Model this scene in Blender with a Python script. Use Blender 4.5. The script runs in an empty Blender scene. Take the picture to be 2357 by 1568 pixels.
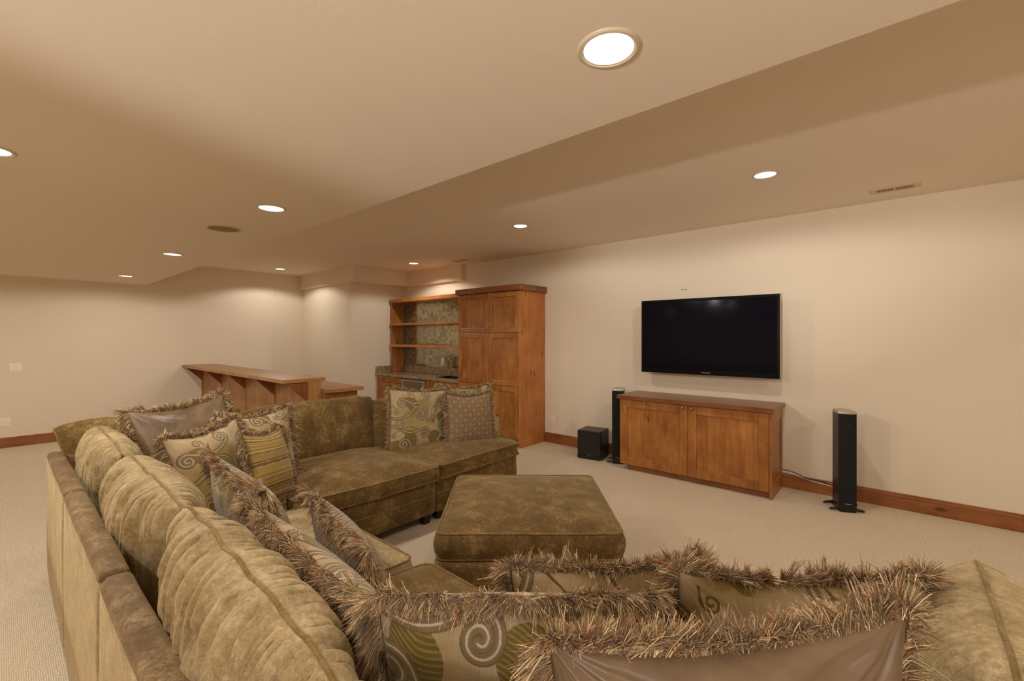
import bpy, math, random
import numpy as np
from mathutils import Matrix, Vector

random.seed(7)
rng = np.random.default_rng(7)
SC = bpy.context.scene
COL = SC.collection
PI = math.pi

# ------------------------------------------------------------------ camera, world, exposure
CAM_H = 1.5
cam_d = bpy.data.cameras.new('camera')
cam = bpy.data.objects.new('camera', cam_d)
COL.objects.link(cam)
cam_d.sensor_width = 36.0
cam_d.lens = 1030.0 / 2357.0 * 36.0
cam_d.shift_y = -8.0 / 2357.0
cam_d.clip_start = 0.02
cam.location = (0, 0, CAM_H)
cam.rotation_euler = (PI / 2, 0, math.radians(41.033))
SC.camera = cam

W = bpy.data.worlds.new('world')
SC.world = W
W.use_nodes = True
W.node_tree.nodes['Background'].inputs[0].default_value = (1.0, 0.86, 0.68, 1)
W.node_tree.nodes['Background'].inputs[1].default_value = 0.02

vs = SC.view_settings
vs.view_transform = 'Standard'
vs.look = 'None'
vs.gamma = 1.0
vs.use_curve_mapping = False
vs.exposure = 0.16
SC.cycles.use_denoising = True
SC.cycles.max_bounces = 10
SC.cycles.diffuse_bounces = 7
SC.cycles.glossy_bounces = 4
SC.cycles.sample_clamp_indirect = 6.0

LIGHT_COL = (1.0, 0.945, 0.86)
P_LOW, P_HIGH = 21.0, 34.0          # watts of a can light in the low / the high ceiling
P_FILL = 22.0                      # point lights added behind the camera to brighten the near ceiling

# room numbers (metres)
ZH, ZL = 2.712, 2.325               # the high ceiling along the TV wall, the dropped ceiling
YW, XW = 5.17, -9.15                # TV wall, far left wall
YS = 1.55                           # edge of the dropped ceiling
XR, YB = 3.3, -5.2                  # walls behind and right of the camera
ROW_LOW = [(-0.632, 1.147), (-3.038, 1.147), (-5.467, 1.14), (-7.882, 1.13)]
ROW_HIGH = [(-0.767, 3.757), (-3.132, 3.739), (-6.039, 4.479), (-8.327, 3.294)]

def spot(x, y, z, watts, ang=177, blend=0.25, rad=0.03, col=LIGHT_COL):
    d = bpy.data.lights.new('can_or_added_spot', 'SPOT')
    d.energy = watts; d.color = col; d.spot_size = math.radians(ang); d.spot_blend = blend
    d.shadow_soft_size = rad
    o = bpy.data.objects.new('can_or_added_spot', d)
    o.location = (x, y, z)
    COL.objects.link(o)
    return o

def fill_light(x, y, z, watts, rad=0.1, col=LIGHT_COL):
    d = bpy.data.lights.new('added_fill_light', 'POINT')
    d.energy = watts; d.color = col; d.shadow_soft_size = rad
    o = bpy.data.objects.new('added_fill_light', d)
    o.location = (x, y, z)
    COL.objects.link(o)

# can lights of the same grid outside the picture
for x, y, z, w in [(1.75, 1.147, ZL, P_LOW), (1.85, 3.2, ZH, P_HIGH * 1.1),
                   (-0.63, -1.3, ZL, P_LOW), (-3.03, -1.3, ZL, P_LOW), (-5.45, -1.3, ZL, P_LOW), (-7.9, -1.3, ZL, P_LOW),
                   (1.75, -1.3, ZL, P_LOW), (-0.63, -3.7, ZL, P_LOW), (-5.45, -3.7, ZL, P_LOW)]:
    spot(x, y, z - 0.02, w)
# two unseen point lights, added for the bright ceiling over the camera
fill_light(0.35, -0.6, 1.55, P_FILL, 0.05, (1.0, 0.96, 0.97))
fill_light(0.2, -1.5, 1.5, P_FILL * 0.8, 0.07, (1.0, 0.96, 0.97))

# an unseen spot added low at the back, tipped up at the high ceiling
sb = spot(-0.6, -4.2, 0.9, 640.0, 34, 0.65, 0.05, (1.0, 0.96, 0.93))
sb.rotation_euler = (math.radians(90 + 17), 0, math.radians(3))

# ------------------------------------------------------------------ small helpers
def lin(c):
    r = []
    for v in c[:3]:
        v = v / 255.0
        r.append(v / 12.92 if v <= 0.04045 else ((v + 0.055) / 1.055) ** 2.4)
    return tuple(r)

def rgba(c):
    l = lin(c); return (l[0], l[1], l[2], 1.0)

def tag(o, label=None, cat=None, group=None, kind=None):
    if label: o['label'] = label
    if cat: o['category'] = cat
    if group: o['group'] = group
    if kind: o['kind'] = kind
    return o

def thing(name, label, cat, loc=(0, 0, 0), rz=0.0, group=None):
    o = bpy.data.objects.new(name, None)
    o.empty_display_size = 0.1
    o.location = loc; o.rotation_euler = (0, 0, rz)
    COL.objects.link(o)
    tag(o, label, cat, group)
    return o

def root_matrix(o):
    M = Matrix.Identity(4)
    while o is not None:
        M = (Matrix.Translation(o.location) @ o.rotation_euler.to_matrix().to_4x4()) @ M
        o = o.parent
    return M

class MB:
    """collects shapes in world coordinates and links them as one mesh object"""
    def __init__(s):
        s.v = []; s.f = []; s.n = 0
    def add(s, verts, faces):
        verts = np.asarray(verts, float).reshape(-1, 3)
        s.v.append(verts)
        k = s.n
        for f in faces: s.f.append([i + k for i in f])
        s.n += len(verts)
        return s
    def box(s, x0, y0, z0, x1, y1, z1, b=0.002, M=None):
        x0, x1 = min(x0, x1), max(x0, x1); y0, y1 = min(y0, y1), max(y0, y1); z0, z1 = min(z0, z1), max(z0, z1)
        b = min(b, (x1 - x0) * .45, (y1 - y0) * .45, (z1 - z0) * .45)
        V = []; idx = {}
        for i, (X, sx) in enumerate(((x0, 1), (x1, -1))):
            for j, (Y, sy) in enumerate(((y0, 1), (y1, -1))):
                for k, (Z, sz) in enumerate(((z0, 1), (z1, -1))):
                    idx[i, j, k, 0] = len(V); V.append((X, Y + sy * b, Z + sz * b))
                    idx[i, j, k, 1] = len(V); V.append((X + sx * b, Y, Z + sz * b))
                    idx[i, j, k, 2] = len(V); V.append((X + sx * b, Y + sy * b, Z))
        Fc = []
        def q(l, flip):
            Fc.append(l[::-1] if flip else l)
        for i in (0, 1):
            q([idx[i, 0, 0, 0], idx[i, 0, 1, 0], idx[i, 1, 1, 0], idx[i, 1, 0, 0]], i == 1)
            q([idx[0, i, 0, 1], idx[1, i, 0, 1], idx[1, i, 1, 1], idx[0, i, 1, 1]], i == 1)
            q([idx[0, 0, i, 2], idx[0, 1, i, 2], idx[1, 1, i, 2], idx[1, 0, i, 2]], i == 1)
        for a in (0, 1):
            for c in (0, 1):
                q([idx[a, c, 0, 0], idx[a, c, 0, 1], idx[a, c, 1, 1], idx[a, c, 1, 0]], (a + c) % 2 == 1)
                q([idx[a, 0, c, 0], idx[a, 1, c, 0], idx[a, 1, c, 2], idx[a, 0, c, 2]], (a + c) % 2 == 1)
                q([idx[0, a, c, 1], idx[0, a, c, 2], idx[1, a, c, 2], idx[1, a, c, 1]], (a + c) % 2 == 1)
                for d in (0, 1):
                    q([idx[a, c, d, 0], idx[a, c, d, 2], idx[a, c, d, 1]], (a + c + d) % 2 == 1)
        V = np.array(V)
        if M is not None: V = xf(V, M)
        return s.add(V, Fc)
    def prism(s, poly, z0, z1, M=None):
        n = len(poly)
        V = [(p[0], p[1], z0) for p in poly] + [(p[0], p[1], z1) for p in poly]
        Fc = [list(range(n))[::-1], list(range(n, 2 * n))] + [[i, (i + 1) % n, n + (i + 1) % n, n + i] for i in range(n)]
        V = np.array(V)
        if M is not None: V = xf(V, M)
        return s.add(V, Fc)
    def lathe(s, prof, n=32, M=None, cap=True):
        V = []; Fc = []
        m = len(prof)
        for i in range(n):
            a = 2 * PI * i / n
            for r, z in prof: V.append((r * math.cos(a), r * math.sin(a), z))
        for i in range(n):
            j = (i + 1) % n
            for k in range(m - 1): Fc.append([i * m + k, j * m + k, j * m + k + 1, i * m + k + 1])
        if cap:
            Fc.append([i * m for i in range(n)][::-1]); Fc.append([i * m + m - 1 for i in range(n)])
        V = np.array(V)
        if M is not None: V = xf(V, M)
        return s.add(V, Fc)
    def tube(s, P, r, n=6, closed=False):
        P = np.asarray(P, float); m = len(P)
        if closed: T = np.roll(P, -1, 0) - np.roll(P, 1, 0)
        else: T = np.gradient(P, axis=0)
        T /= np.linalg.norm(T, axis=1)[:, None] + 1e-12
        up = np.array([0, 0, 1.0]); A = np.cross(T, up)
        bad = np.linalg.norm(A, axis=1) < 0.05
        A[bad] = np.cross(T[bad], np.array([1.0, 0, 0]))
        A /= np.linalg.norm(A, axis=1)[:, None]; B = np.cross(T, A)
        rr = np.broadcast_to(np.asarray(r, float), (m,))
        ang = np.arange(n) * 2 * PI / n
        V = P[:, None, :] + rr[:, None, None] * (np.cos(ang)[None, :, None] * A[:, None, :] + np.sin(ang)[None, :, None] * B[:, None, :])
        Fc = []
        for i in range(m if closed else m - 1):
            i2 = (i + 1) % m
            for k in range(n):
                k2 = (k + 1) % n
                Fc.append([i * n + k, i * n + k2, i2 * n + k2, i2 * n + k])
        if not closed:
            Fc.append(list(range(n))[::-1]); Fc.append([(m - 1) * n + k for k in range(n)])
        return s.add(V.reshape(-1, 3), Fc)
    def build(s, name, mat, parent=None, smooth=False):
        V = np.concatenate(s.v) if s.v else np.zeros((0, 3))
        if parent is not None: V = xf(V, root_matrix(parent).inverted())
        me = bpy.data.meshes.new(name)
        me.from_pydata(V.tolist(), [], s.f)
        me.materials.append(mat)
        if smooth: me.polygons.foreach_set('use_smooth', [True] * len(me.polygons))
        me.update()
        o = bpy.data.objects.new(name, me)
        COL.objects.link(o)
        if parent is not None: o.parent = parent
        return o

def xf(V, M):
    A = np.array(M)
    return np.asarray(V) @ A[:3, :3].T + A[:3, 3]

def frame(origin, X, Y, Z):
    M = Matrix.Identity(4)
    for i, a in enumerate((X, Y, Z)):
        for r in range(3): M[r][i] = a[r]
    for r in range(3): M[r][3] = origin[r]
    return M

def grid_faces(nu, nv, off=0, flip=False, wrap=False):
    i, j = np.meshgrid(np.arange(nu - (0 if wrap else 1)), np.arange(nv - 1), indexing='ij')
    i2 = (i + 1) % nu
    a = i * nv + j; b = i2 * nv + j; c = i2 * nv + j + 1; d = i * nv + j + 1
    F = np.stack([a, b, c, d] if not flip else [a, d, c, b], -1).reshape(-1, 4) + off
    return F

def fast_mesh(name, V, F, mat, parent, smooth=True, col=None):
    """quads only, numpy in"""
    if parent is not None: V = xf(V, root_matrix(parent).inverted())
    me = bpy.data.meshes.new(name)
    nv, nf = len(V), len(F)
    me.vertices.add(nv); me.vertices.foreach_set('co', np.asarray(V, np.float32).ravel())
    me.loops.add(nf * 4); me.loops.foreach_set('vertex_index', np.asarray(F, np.int32).ravel())
    me.polygons.add(nf); me.polygons.foreach_set('loop_start', np.arange(0, nf * 4, 4, dtype=np.int32))
    if smooth: me.polygons.foreach_set('use_smooth', np.ones(nf, dtype=bool))
    me.update(calc_edges=True)
    if col is not None:
        at = me.color_attributes.new('dye', 'FLOAT_COLOR', 'POINT')
        c4 = np.ones((nv, 4), np.float32); c4[:, :3] = col
        at.data.foreach_set('color', c4.ravel())
    me.materials.append(mat)
    o = bpy.data.objects.new(name, me)
    COL.objects.link(o)
    if parent is not None: o.parent = parent
    return o

# value noise
_tab = rng.random((256, 256))
def vnoise(x, y):
    xi = np.floor(x).astype(int); yi = np.floor(y).astype(int)
    fx = x - xi; fy = y - yi
    fx = fx * fx * (3 - 2 * fx); fy = fy * fy * (3 - 2 * fy)
    g = lambda a, b: _tab[a % 256, b % 256]
    return (g(xi, yi) * (1 - fx) + g(xi + 1, yi) * fx) * (1 - fy) + (g(xi, yi + 1) * (1 - fx) + g(xi + 1, yi + 1) * fx) * fy
def fbm(x, y, o=3):
    t = 0; a = 0.5
    for k in range(o):
        t = t + a * (vnoise(x * 2 ** k + 17.3 * k, y * 2 ** k + 9.1 * k) - 0.5); a *= 0.5
    return t

# ------------------------------------------------------------------ materials
class NT:
    def __init__(s, name):
        s.m = bpy.data.materials.new(name); s.m.use_nodes = True
        s.t = s.m.node_tree; s.N = s.t.nodes; s.L = s.t.links
        s.p = s.N['Principled BSDF']
    def n(s, typ, ins=None, **kw):
        nd = s.N.new(typ)
        for k, v in kw.items(): setattr(nd, k, v)
        for k, v in (ins or {}).items(): s.set(nd, k, v)
        return nd
    def set(s, nd, k, v):
        if isinstance(v, bpy.types.NodeSocket): s.L.new(v, nd.inputs[k])
        else: nd.inputs[k].default_value = v
    def P(s, **kw):
        for k, v in kw.items(): s.set(s.p, k.replace('_', ' '), v)
    def coord(s, scale=(1, 1, 1), rnd=0.0):
        tc = s.n('ShaderNodeTexCoord')
        mp = s.n('ShaderNodeMapping', {'Scale': scale})
        s.L.new(tc.outputs['Object'], mp.inputs['Vector'])
        if rnd:
            oi = s.n('ShaderNodeObjectInfo')
            mu = s.n('ShaderNodeMath', {0: oi.outputs['Random'], 1: rnd}, operation='MULTIPLY')
            s.L.new(mu.outputs[0], mp.inputs['Location'])
        return mp.outputs[0]
    def noise(s, vec, scale, detail=4, rough=0.55, dist=0.0):
        return s.n('ShaderNodeTexNoise', {'Vector': vec, 'Scale': scale, 'Detail': detail, 'Roughness': rough, 'Distortion': dist}).outputs['Fac']
    def ramp(s, fac, stops):
        r = s.n('ShaderNodeValToRGB'); s.L.new(fac, r.inputs[0])
        e = r.color_ramp.elements
        while len(e) < len(stops): e.new(0.5)
        for i, (p, c) in enumerate(stops):
            e[i].position = p; e[i].color = c if len(c) == 4 else (*c, 1)
        return r.outputs[0]
    def mix(s, fac, a, b, mode='MIX'):
        m = s.n('ShaderNodeMix', data_type='RGBA', blend_type=mode)
        for k, v in ((0, fac), (6, a), (7, b)):
            s.set(m, k, v)
        return m.outputs[2]
    def math(s, op, a, b=0.0):
        return s.n('ShaderNodeMath', {0: a, 1: b}, operation=op).outputs[0]
    def bump(s, h, strength, dist=0.01, normal=None):
        b = s.n('ShaderNodeBump', {'Height': h, 'Strength': strength, 'Distance': dist})
        if normal is not None: s.L.new(normal, b.inputs['Normal'])
        s.L.new(b.outputs[0], s.p.inputs['Normal'])
        return b.outputs[0]

def m_plain(name, c, rough=0.5, metal=0.0, bump=0.0, bscale=200, spec=0.5):
    k = NT(name)
    v = k.coord()
    nz = k.noise(v, bscale * 0.15, 3)
    col = k.mix(nz, tuple(x * 0.93 for x in lin(c)) + (1,), tuple(min(1, x * 1.07) for x in lin(c)) + (1,))
    k.P(Base_Color=col, Roughness=rough, Metallic=metal)
    k.p.inputs['Specular IOR Level'].default_value = spec
    if bump: k.bump(k.noise(v, bscale, 3), bump, 0.004)
    return k.m

def m_paint(name, c, bump=0.12):
    k = NT(name)
    v = k.coord()
    n1 = k.noise(v, 1.3, 3); n2 = k.noise(v, 26, 5, 0.6); n3 = k.noise(v, 4.5, 6, 0.7, 0.6)
    col = k.mix(n1, tuple(x * 0.975 for x in lin(c)) + (1,), tuple(min(1, x * 1.02) for x in lin(c)) + (1,))
    marks = k.ramp(n3, [(0.60, (0, 0, 0)), (0.66, (1, 1, 1))])
    h = k.math('ADD', k.math('MULTIPLY', n2, 0.5), k.math('MULTIPLY', marks, 0.35))
    k.P(Base_Color=col, Roughness=0.75)
    k.p.inputs['Specular IOR Level'].default_value = 0.25
    k.bump(h, bump, 0.004)
    return k.m

def m_wood(name, axis, dark, mid, light, rough=0.38, knots=0.7):
    k = NT(name)
    s_long, s_cross = 1.0, 9.0
    sc = [s_cross] * 3; sc[axis] = s_long
    v = k.coord(tuple(sc), 37.0)
    g1 = k.noise(v, 2.2, 6, 0.6, 0.5)
    sc2 = [60.0] * 3; sc2[axis] = 2.2
    v2 = k.coord(tuple(sc2), 11.0)
    g2 = k.noise(v2, 2.0, 3, 0.6)
    v3 = k.coord((1, 1, 1), 5.0)
    blot = k.noise(v3, 3.2, 4, 0.6)
    f = k.math('ADD', k.math('MULTIPLY', g1, 0.42), k.math('ADD', k.math('MULTIPLY', g2, 0.16), k.math('MULTIPLY', blot, 0.46)))
    col = k.ramp(f, [(0.34, lin(dark)), (0.52, lin(mid)), (0.70, lin(light))])
    sk = [1.0] * 3; sk[axis] = 0.42
    v4 = k.coord(tuple(sk), 53.0)
    vo = k.n('ShaderNodeTexVoronoi', {'Vector': v4, 'Scale': 7.5, 'Randomness': 1.0})
    wob = k.noise(v4, 30, 2)
    dd = k.math('ADD', vo.outputs['Distance'], k.math('MULTIPLY', k.math('SUBTRACT', wob, 0.5), 0.12))
    kn = k.ramp(dd, [(0.05, (1, 1, 1)), (0.17, (0, 0, 0))])
    pick = k.n('ShaderNodeSeparateColor'); k.L.new(vo.outputs['Color'], pick.inputs[0])
    sel = k.math('GREATER_THAN', pick.outputs[0], 0.55)
    kf = k.math('MULTIPLY', k.math('MULTIPLY', kn, sel), knots)
    col = k.mix(kf, col, lin((74, 36, 14)) + (1,))
    k.P(Base_Color=col, Roughness=rough)
    k.p.inputs['Coat Weight'].default_value = 0.15
    k.p.inputs['Coat Roughness'].default_value = 0.3
    k.bump(g2, 0.06, 0.002)
    return k.m

def m_velvet(name, dark, mid, light, scale=1.0, sheen=0.35):
    k = NT(name)
    v = k.coord((1, 1, 1), 3.0)
    n1 = k.noise(v, 7.0 * scale, 6, 0.72, 0.15)
    n2 = k.noise(v, 60 * scale, 5, 0.75, 0.2)
    n3 = k.noise(v, 420, 2, 0.6)
    f = k.math('ADD', k.math('MULTIPLY', n1, 0.46), k.math('ADD', k.math('MULTIPLY', n2, 0.36), k.math('MULTIPLY', n3, 0.18)))
    col = k.ramp(f, [(0.38, lin(dark)), (0.51, lin(mid)), (0.62, lin(light))])
    k.P(Base_Color=col, Roughness=0.78)
    k.p.inputs['Specular IOR Level'].default_value = 0.25
    k.p.inputs['Sheen Weight'].default_value = sheen
    k.p.inputs['Sheen Roughness'].default_value = 0.42
    k.p.inputs['Sheen Tint'].default_value = lin((235, 214, 170)) + (1,)
    h = k.math('ADD', k.math('MULTIPLY', n3, 0.6), k.math('MULTIPLY', n2, 0.8))
    k.bump(h, 0.28, 0.003)
    return k.m

def m_dye(name, rough=0.75, sheen=0.25, weave=520):
    """reads the colours woven into the mesh"""
    k = NT(name)
    at = k.n('ShaderNodeAttribute', attribute_name='dye')
    v = k.coord()
    n = k.noise(v, weave, 2)
    col = k.mix(k.ramp(n, [(0.3, (0.72, 0.72, 0.72)), (0.7, (1.1, 1.1, 1.1))]), (0, 0, 0, 1), at.outputs['Color'])
    k.L.new(k.mix(1.0, at.outputs['Color'], k.ramp(n, [(0.3, (0.78, 0.78, 0.78)), (0.7, (1, 1, 1))]), 'MULTIPLY'), k.p.inputs['Base Color'])
    k.P(Roughness=rough)
    k.p.inputs['Specular IOR Level'].default_value = 0.3
    k.p.inputs['Sheen Weight'].default_value = sheen
    k.p.inputs['Sheen Roughness'].default_value = 0.4
    k.bump(n, 0.2, 0.002)
    return k.m

M = {}
M['wall'] = m_paint('wall_paint', (226, 213, 192))
M['ceiling'] = m_paint('ceiling_paint', (228, 214, 194), 0.10)

def m_carpet():
    k = NT('loop_carpet')
    v = k.coord()
    vo = k.n('ShaderNodeTexVoronoi', {'Vector': v, 'Scale': 140.0, 'Randomness': 0.35})
    n1 = k.noise(v, 2.2, 4); n2 = k.noise(v, 420, 2)
    base = k.mix(n1, rgba((236, 220, 196)), rgba((244, 230, 208)))
    pit = k.ramp(vo.outputs['Distance'], [(0.30, (1, 1, 1)), (0.62, (0.72, 0.67, 0.58))])
    col = k.mix(1.0, base, pit, 'MULTIPLY')
    k.P(Base_Color=col, Roughness=0.95)
    k.p.inputs['Specular IOR Level'].default_value = 0.1
    h = k.math('ADD', k.math('MULTIPLY', k.math('SUBTRACT', 1.0, vo.outputs['Distance']), 1.0), k.math('MULTIPLY', n2, 0.25))
    k.bump(h, 0.75, 0.008)
    return k.m
M['carpet'] = m_carpet()

CAB = ((112, 65, 22), (158, 100, 42), (190, 132, 66))
CABL = ((150, 88, 36), (184, 116, 56), (204, 142, 82))
for ax, nm in ((0, 'x'), (1, 'y'), (2, 'z')):
    M['wood_' + nm] = m_wood('alder_wood_' + nm, ax, *CAB)
    M['woodl_' + nm] = m_wood('alder_wood_light_' + nm, ax, *CABL)
    M['bar_' + nm] = m_wood('bar_wood_' + nm, ax, (126, 82, 40), (160, 112, 60), (184, 138, 84), 0.4, 0.3)
    M['top_' + nm] = m_wood('stained_top_' + nm, ax, (96, 54, 24), (128, 78, 40), (150, 98, 56), 0.32, 0.3)
    M['base_' + nm] = m_wood('baseboard_wood_' + nm, ax, (106, 58, 24), (146, 88, 42), (172, 112, 62), 0.4, 0.9)
M['velvet'] = m_velvet('olive_velvet', (72, 52, 22), (106, 81, 40), (152, 126, 80))
M['velvet_lit'] = m_velvet('olive_velvet_brushed_lit', (112, 92, 58), (154, 134, 96), (190, 172, 134), 1.2, 0.45)  # same fabric: brushed pile and the stronger light on it put into the colour
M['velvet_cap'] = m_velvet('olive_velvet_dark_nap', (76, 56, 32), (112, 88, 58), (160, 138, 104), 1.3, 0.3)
M['piping'] = m_velvet('velvet_cord', (92, 72, 36), (126, 102, 60), (156, 132, 88))
M['leg'] = m_plain('dark_leg_wood', (40, 24, 14), 0.4)
M['dye'] = m_dye('woven_jacquard')
M['fringe'] = m_dye('fringe_yarn', 0.6, 0.08, 900)
M['black'] = m_plain('black_lacquer', (14, 12, 12), 0.35)
M['grille'] = m_plain('black_grille_cloth', (10, 9, 9), 0.85, 0, 0.5, 900)
M['sub'] = m_plain('dark_espresso_vinyl', (26, 18, 15), 0.42)
M['silver'] = m_plain('brushed_silver', (190, 180, 165), 0.35, 0.7)
M['steel'] = m_plain('stainless_steel', (150, 140, 124), 0.35, 0.8)
M['knob'] = m_plain('pewter_knob', (150, 140, 128), 0.32, 0.9)
M['plate'] = m_plain('white_plastic', (236, 228, 214), 0.4)
M['trimw'] = m_plain('white_light_trim', (205, 188, 160), 0.45)
M['dark'] = m_plain('dark_gap', (28, 18, 10), 0.8)
M['vent'] = m_plain('cream_vent_metal', (206, 182, 148), 0.5)
M['spkgrille'] = m_plain('ceiling_speaker_cloth', (150, 124, 88), 0.8, 0, 0.4, 500)
M['grey'] = m_plain('grey_print', (150, 145, 138), 0.5)
M['white'] = m_plain('white_cable', (226, 216, 200), 0.5)

M['bezel'] = m_plain('tv_bezel', (5, 5, 6), 0.3, spec=0.15)
def m_screen():
    k = NT('tv_glass')
    k.P(Base_Color=(0.004, 0.004, 0.009, 1), Roughness=0.1)
    k.p.inputs['Specular IOR Level'].default_value = 0.12
    v = k.coord(); k.bump(k.noise(v, 8, 2), 0.01, 0.001)
    return k.m
M['screen'] = m_screen()

def m_mirror():
    k = NT('antique_mirror')
    v = k.coord((1, 1, 1.0))
    n = k.noise(v, 17, 4, 0.6, 0.25)
    col = k.ramp(n, [(0.36, lin((150, 148, 124))), (0.52, lin((178, 174, 150))), (0.68, lin((214, 208, 180)))])
    k.P(Base_Color=col, Metallic=0.9, Roughness=k.ramp(n, [(0.3, (0.08, 0.08, 0.08)), (0.7, (0.2, 0.2, 0.2))]))
    return k.m
M['mirror'] = m_mirror()

def m_granite():
    k = NT('speckled_granite')
    v = k.coord()
    n1 = k.noise(v, 18, 5, 0.7, 0.6); n2 = k.noise(v, 130, 4, 0.7)
    f = k.math('ADD', k.math('MULTIPLY', n1, 0.6), k.math('MULTIPLY', n2, 0.4))
    k.P(Base_Color=k.ramp(f, [(0.36, lin((92, 70, 46))), (0.5, lin((148, 124, 92))), (0.64, lin((186, 166, 134)))]), Roughness=0.22)
    return k.m
M['granite'] = m_granite()

def m_satin():
    k = NT('brown_satin')
    v = k.coord((1, 1, 1), 7.0)
    n1 = k.noise(v, 5, 5, 0.6, 0.8)
    k.P(Base_Color=k.ramp(n1, [(0.3, lin((94, 75, 54))), (0.7, lin((132, 108, 82)))]), Roughness=0.36)
    k.p.inputs['Sheen Weight'].default_value = 0.4
    k.p.inputs['Sheen Roughness'].default_value = 0.3
    k.p.inputs['Sheen Tint'].default_value = lin((220, 196, 164)) + (1,)
    k.bump(k.noise(v, 16, 3, 0.5, 1.5), 0.12, 0.01)
    return k.m
M['satin'] = m_satin()

def m_lens():
    k = NT('lit_lens')
    k.p.inputs['Emission Color'].default_value = (1.0, 0.93, 0.82, 1)
    k.p.inputs['Emission Strength'].default_value = 5.0
    k.P(Base_Color=(0.9, 0.9, 0.9, 1), Roughness=0.5)
    return k.m
M['lens'] = m_lens()

# ------------------------------------------------------------------ the room
def slab(name, *b):
    return tag(MB().box(*b, 0.0008).build(name, M['wall']), kind='structure')
fl = slab('floor', XW - .1, YB - .1, -0.1, XR + .1, YW + .1, 0.0); fl.data.materials[0] = M['carpet']
c1 = slab('ceiling', XW - .1, YB - .1, ZL, XR + .1, YS, ZH + .2); c1.data.materials[0] = M['ceiling']
c2 = slab('ceiling', XW - .1, YS, ZH, XR + .1, YW + .1, ZH + .2); c2.data.materials[0] = M['ceiling']
slab('wall_back', XW - .1, YW, 0, XR + .1, YW + .1, ZH)
slab('wall_left', XW - .1, YB, 0, XW, YW, ZH)
slab('wall_right', XR, YB, 0, XR + .1, YW, ZH)
slab('wall_front', XW, YB - .1, 0, XR, YB, ZH)
slab('wall_corner', XW, 4.055, 0, -7.3, YW, ZH)

def rounded_soffit():
    z0, z1 = 2.453, ZH
    r = 0.014
    mb = MB()
    out = [(XW, 3.985), (-7.03, 3.985), (-7.03, 5.085), (-5.555, 5.085), (-5.555, YW)]
    # outer path offset at the lower edge to round the arris
    back = [(-9.15, 5.17)]
    def ring(d, z):
        pts = [(XW, 3.985 + d), (-7.03 - d, 3.985 + d), (-7.03 - d, 5.085 + d), (-5.555 - d, 5.085 + d), (-5.555 - d, YW), (XW, YW)]
        return [(p[0], p[1], z) for p in pts]
    R = [ring(r, z0), ring(r * .3, z0 + r * .3), ring(0, z0 + r), ring(0, z1)]
    V = [p for q in R for p in q]
    F = [list(range(6))[::-1]]
    for k in range(3):
        for i in range(6): F.append([k * 6 + i, k * 6 + (i + 1) % 6, (k + 1) * 6 + (i + 1) % 6, (k + 1) * 6 + i])
    mb.add(V, F)
    return tag(mb.build('trim_1', M['wall']), kind='structure')
rounded_soffit()

# baseboards: plinth, ogee step and cap, as one profile swept along the wall
def baseboard(name, pts, n, mat):
    """pts: start, end on the wall line; n: direction into the room"""
    prof = [(0.0, 0.0), (0.018, 0.0), (0.018, 0.088), (0.0165, 0.091), (0.012, 0.093), (0.012, 0.104), (0.0155, 0.107), (0.0155, 0.113),
            (0.008, 0.121), (0.008, 0.132), (0.004, 0.137), (0.0, 0.137)]
    V = []
    for p in pts:
        for d, z in prof: V.append((p[0] + n[0] * d, p[1] + n[1] * d, z))
    m = len(prof)
    F = [[i, (i + 1) % m, m + (i + 1) % m, m + i] for i in range(m)] + [list(range(m))[::-1], list(range(m, 2 * m))]
    return tag(MB().add(V, F).build(name, mat), kind='structure')
baseboard('baseboard_back', [(-3.86, YW), (XR, YW)], (0, -1), M['base_x'])
baseboard('baseboard_left', [(XW, YB), (XW, 2.3)], (1, 0), M['base_y'])

# ------------------------------------------------------------------ ceiling fittings
LL = {
 (-0.632, 1.147): 'largest recessed can light in the low ceiling, nearest the camera',
 (-3.038, 1.147): 'recessed can light in the low ceiling just beside the round ceiling speaker',
 (-5.467, 1.14): 'recessed can light in the low ceiling between the ceiling speaker and the far wall',
 (-7.882, 1.13): 'recessed can light in the low ceiling closest to the far left wall',
 (-3.02, -0.03): 'recessed can light in the low ceiling cut off by the left edge of the photo',
 (-0.767, 3.757): 'recessed can light in the high ceiling nearest the television and the long vent',
 (-3.132, 3.739): 'recessed can light in the high ceiling in front of the tall pantry cabinet',
 (-6.039, 4.479): 'recessed can light in the high ceiling above the open bar shelves',
 (-8.327, 3.294): 'recessed can light in the high ceiling above the raised wooden bar'}
def can_light(x, y, z, w, ang=177):
    t = thing('recessed_light', LL[(x, y)], 'ceiling light', (x, y, z), 0, 'recessed can lights in the ceilings')
    Mx = Matrix.Translation((x, y, z))
    MB().lathe([(0.0725, -0.003), (0.0745, -0.006), (0.080, -0.008), (0.0885, -0.004), (0.090, 0.0)], 48, Mx, False).build('trim_ring', M['trimw'], t, True)
    MB().lathe([(0.0705, -0.003), (0.0735, -0.005), (0.0735, -0.0025)], 48, Mx, False).build('lens_gasket', M['plate'], t, True)
    MB().lathe([(0.0, -0.002), (0.0722, -0.002), (0.0722, 0.0)], 48, Mx, False).build('lens', M['lens'], t)
    spot(x, y, z - 0.025, w, ang)
for x, y in ROW_LOW + [(-3.02, -0.03)]: can_light(x, y, ZL, P_LOW * (3.2 if y < 0 else 1))
for x, y in ROW_HIGH: can_light(x, y, ZH, P_HIGH * (0.75 if x > -2 else 0.75), 177 if x > -5 else 150)

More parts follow.
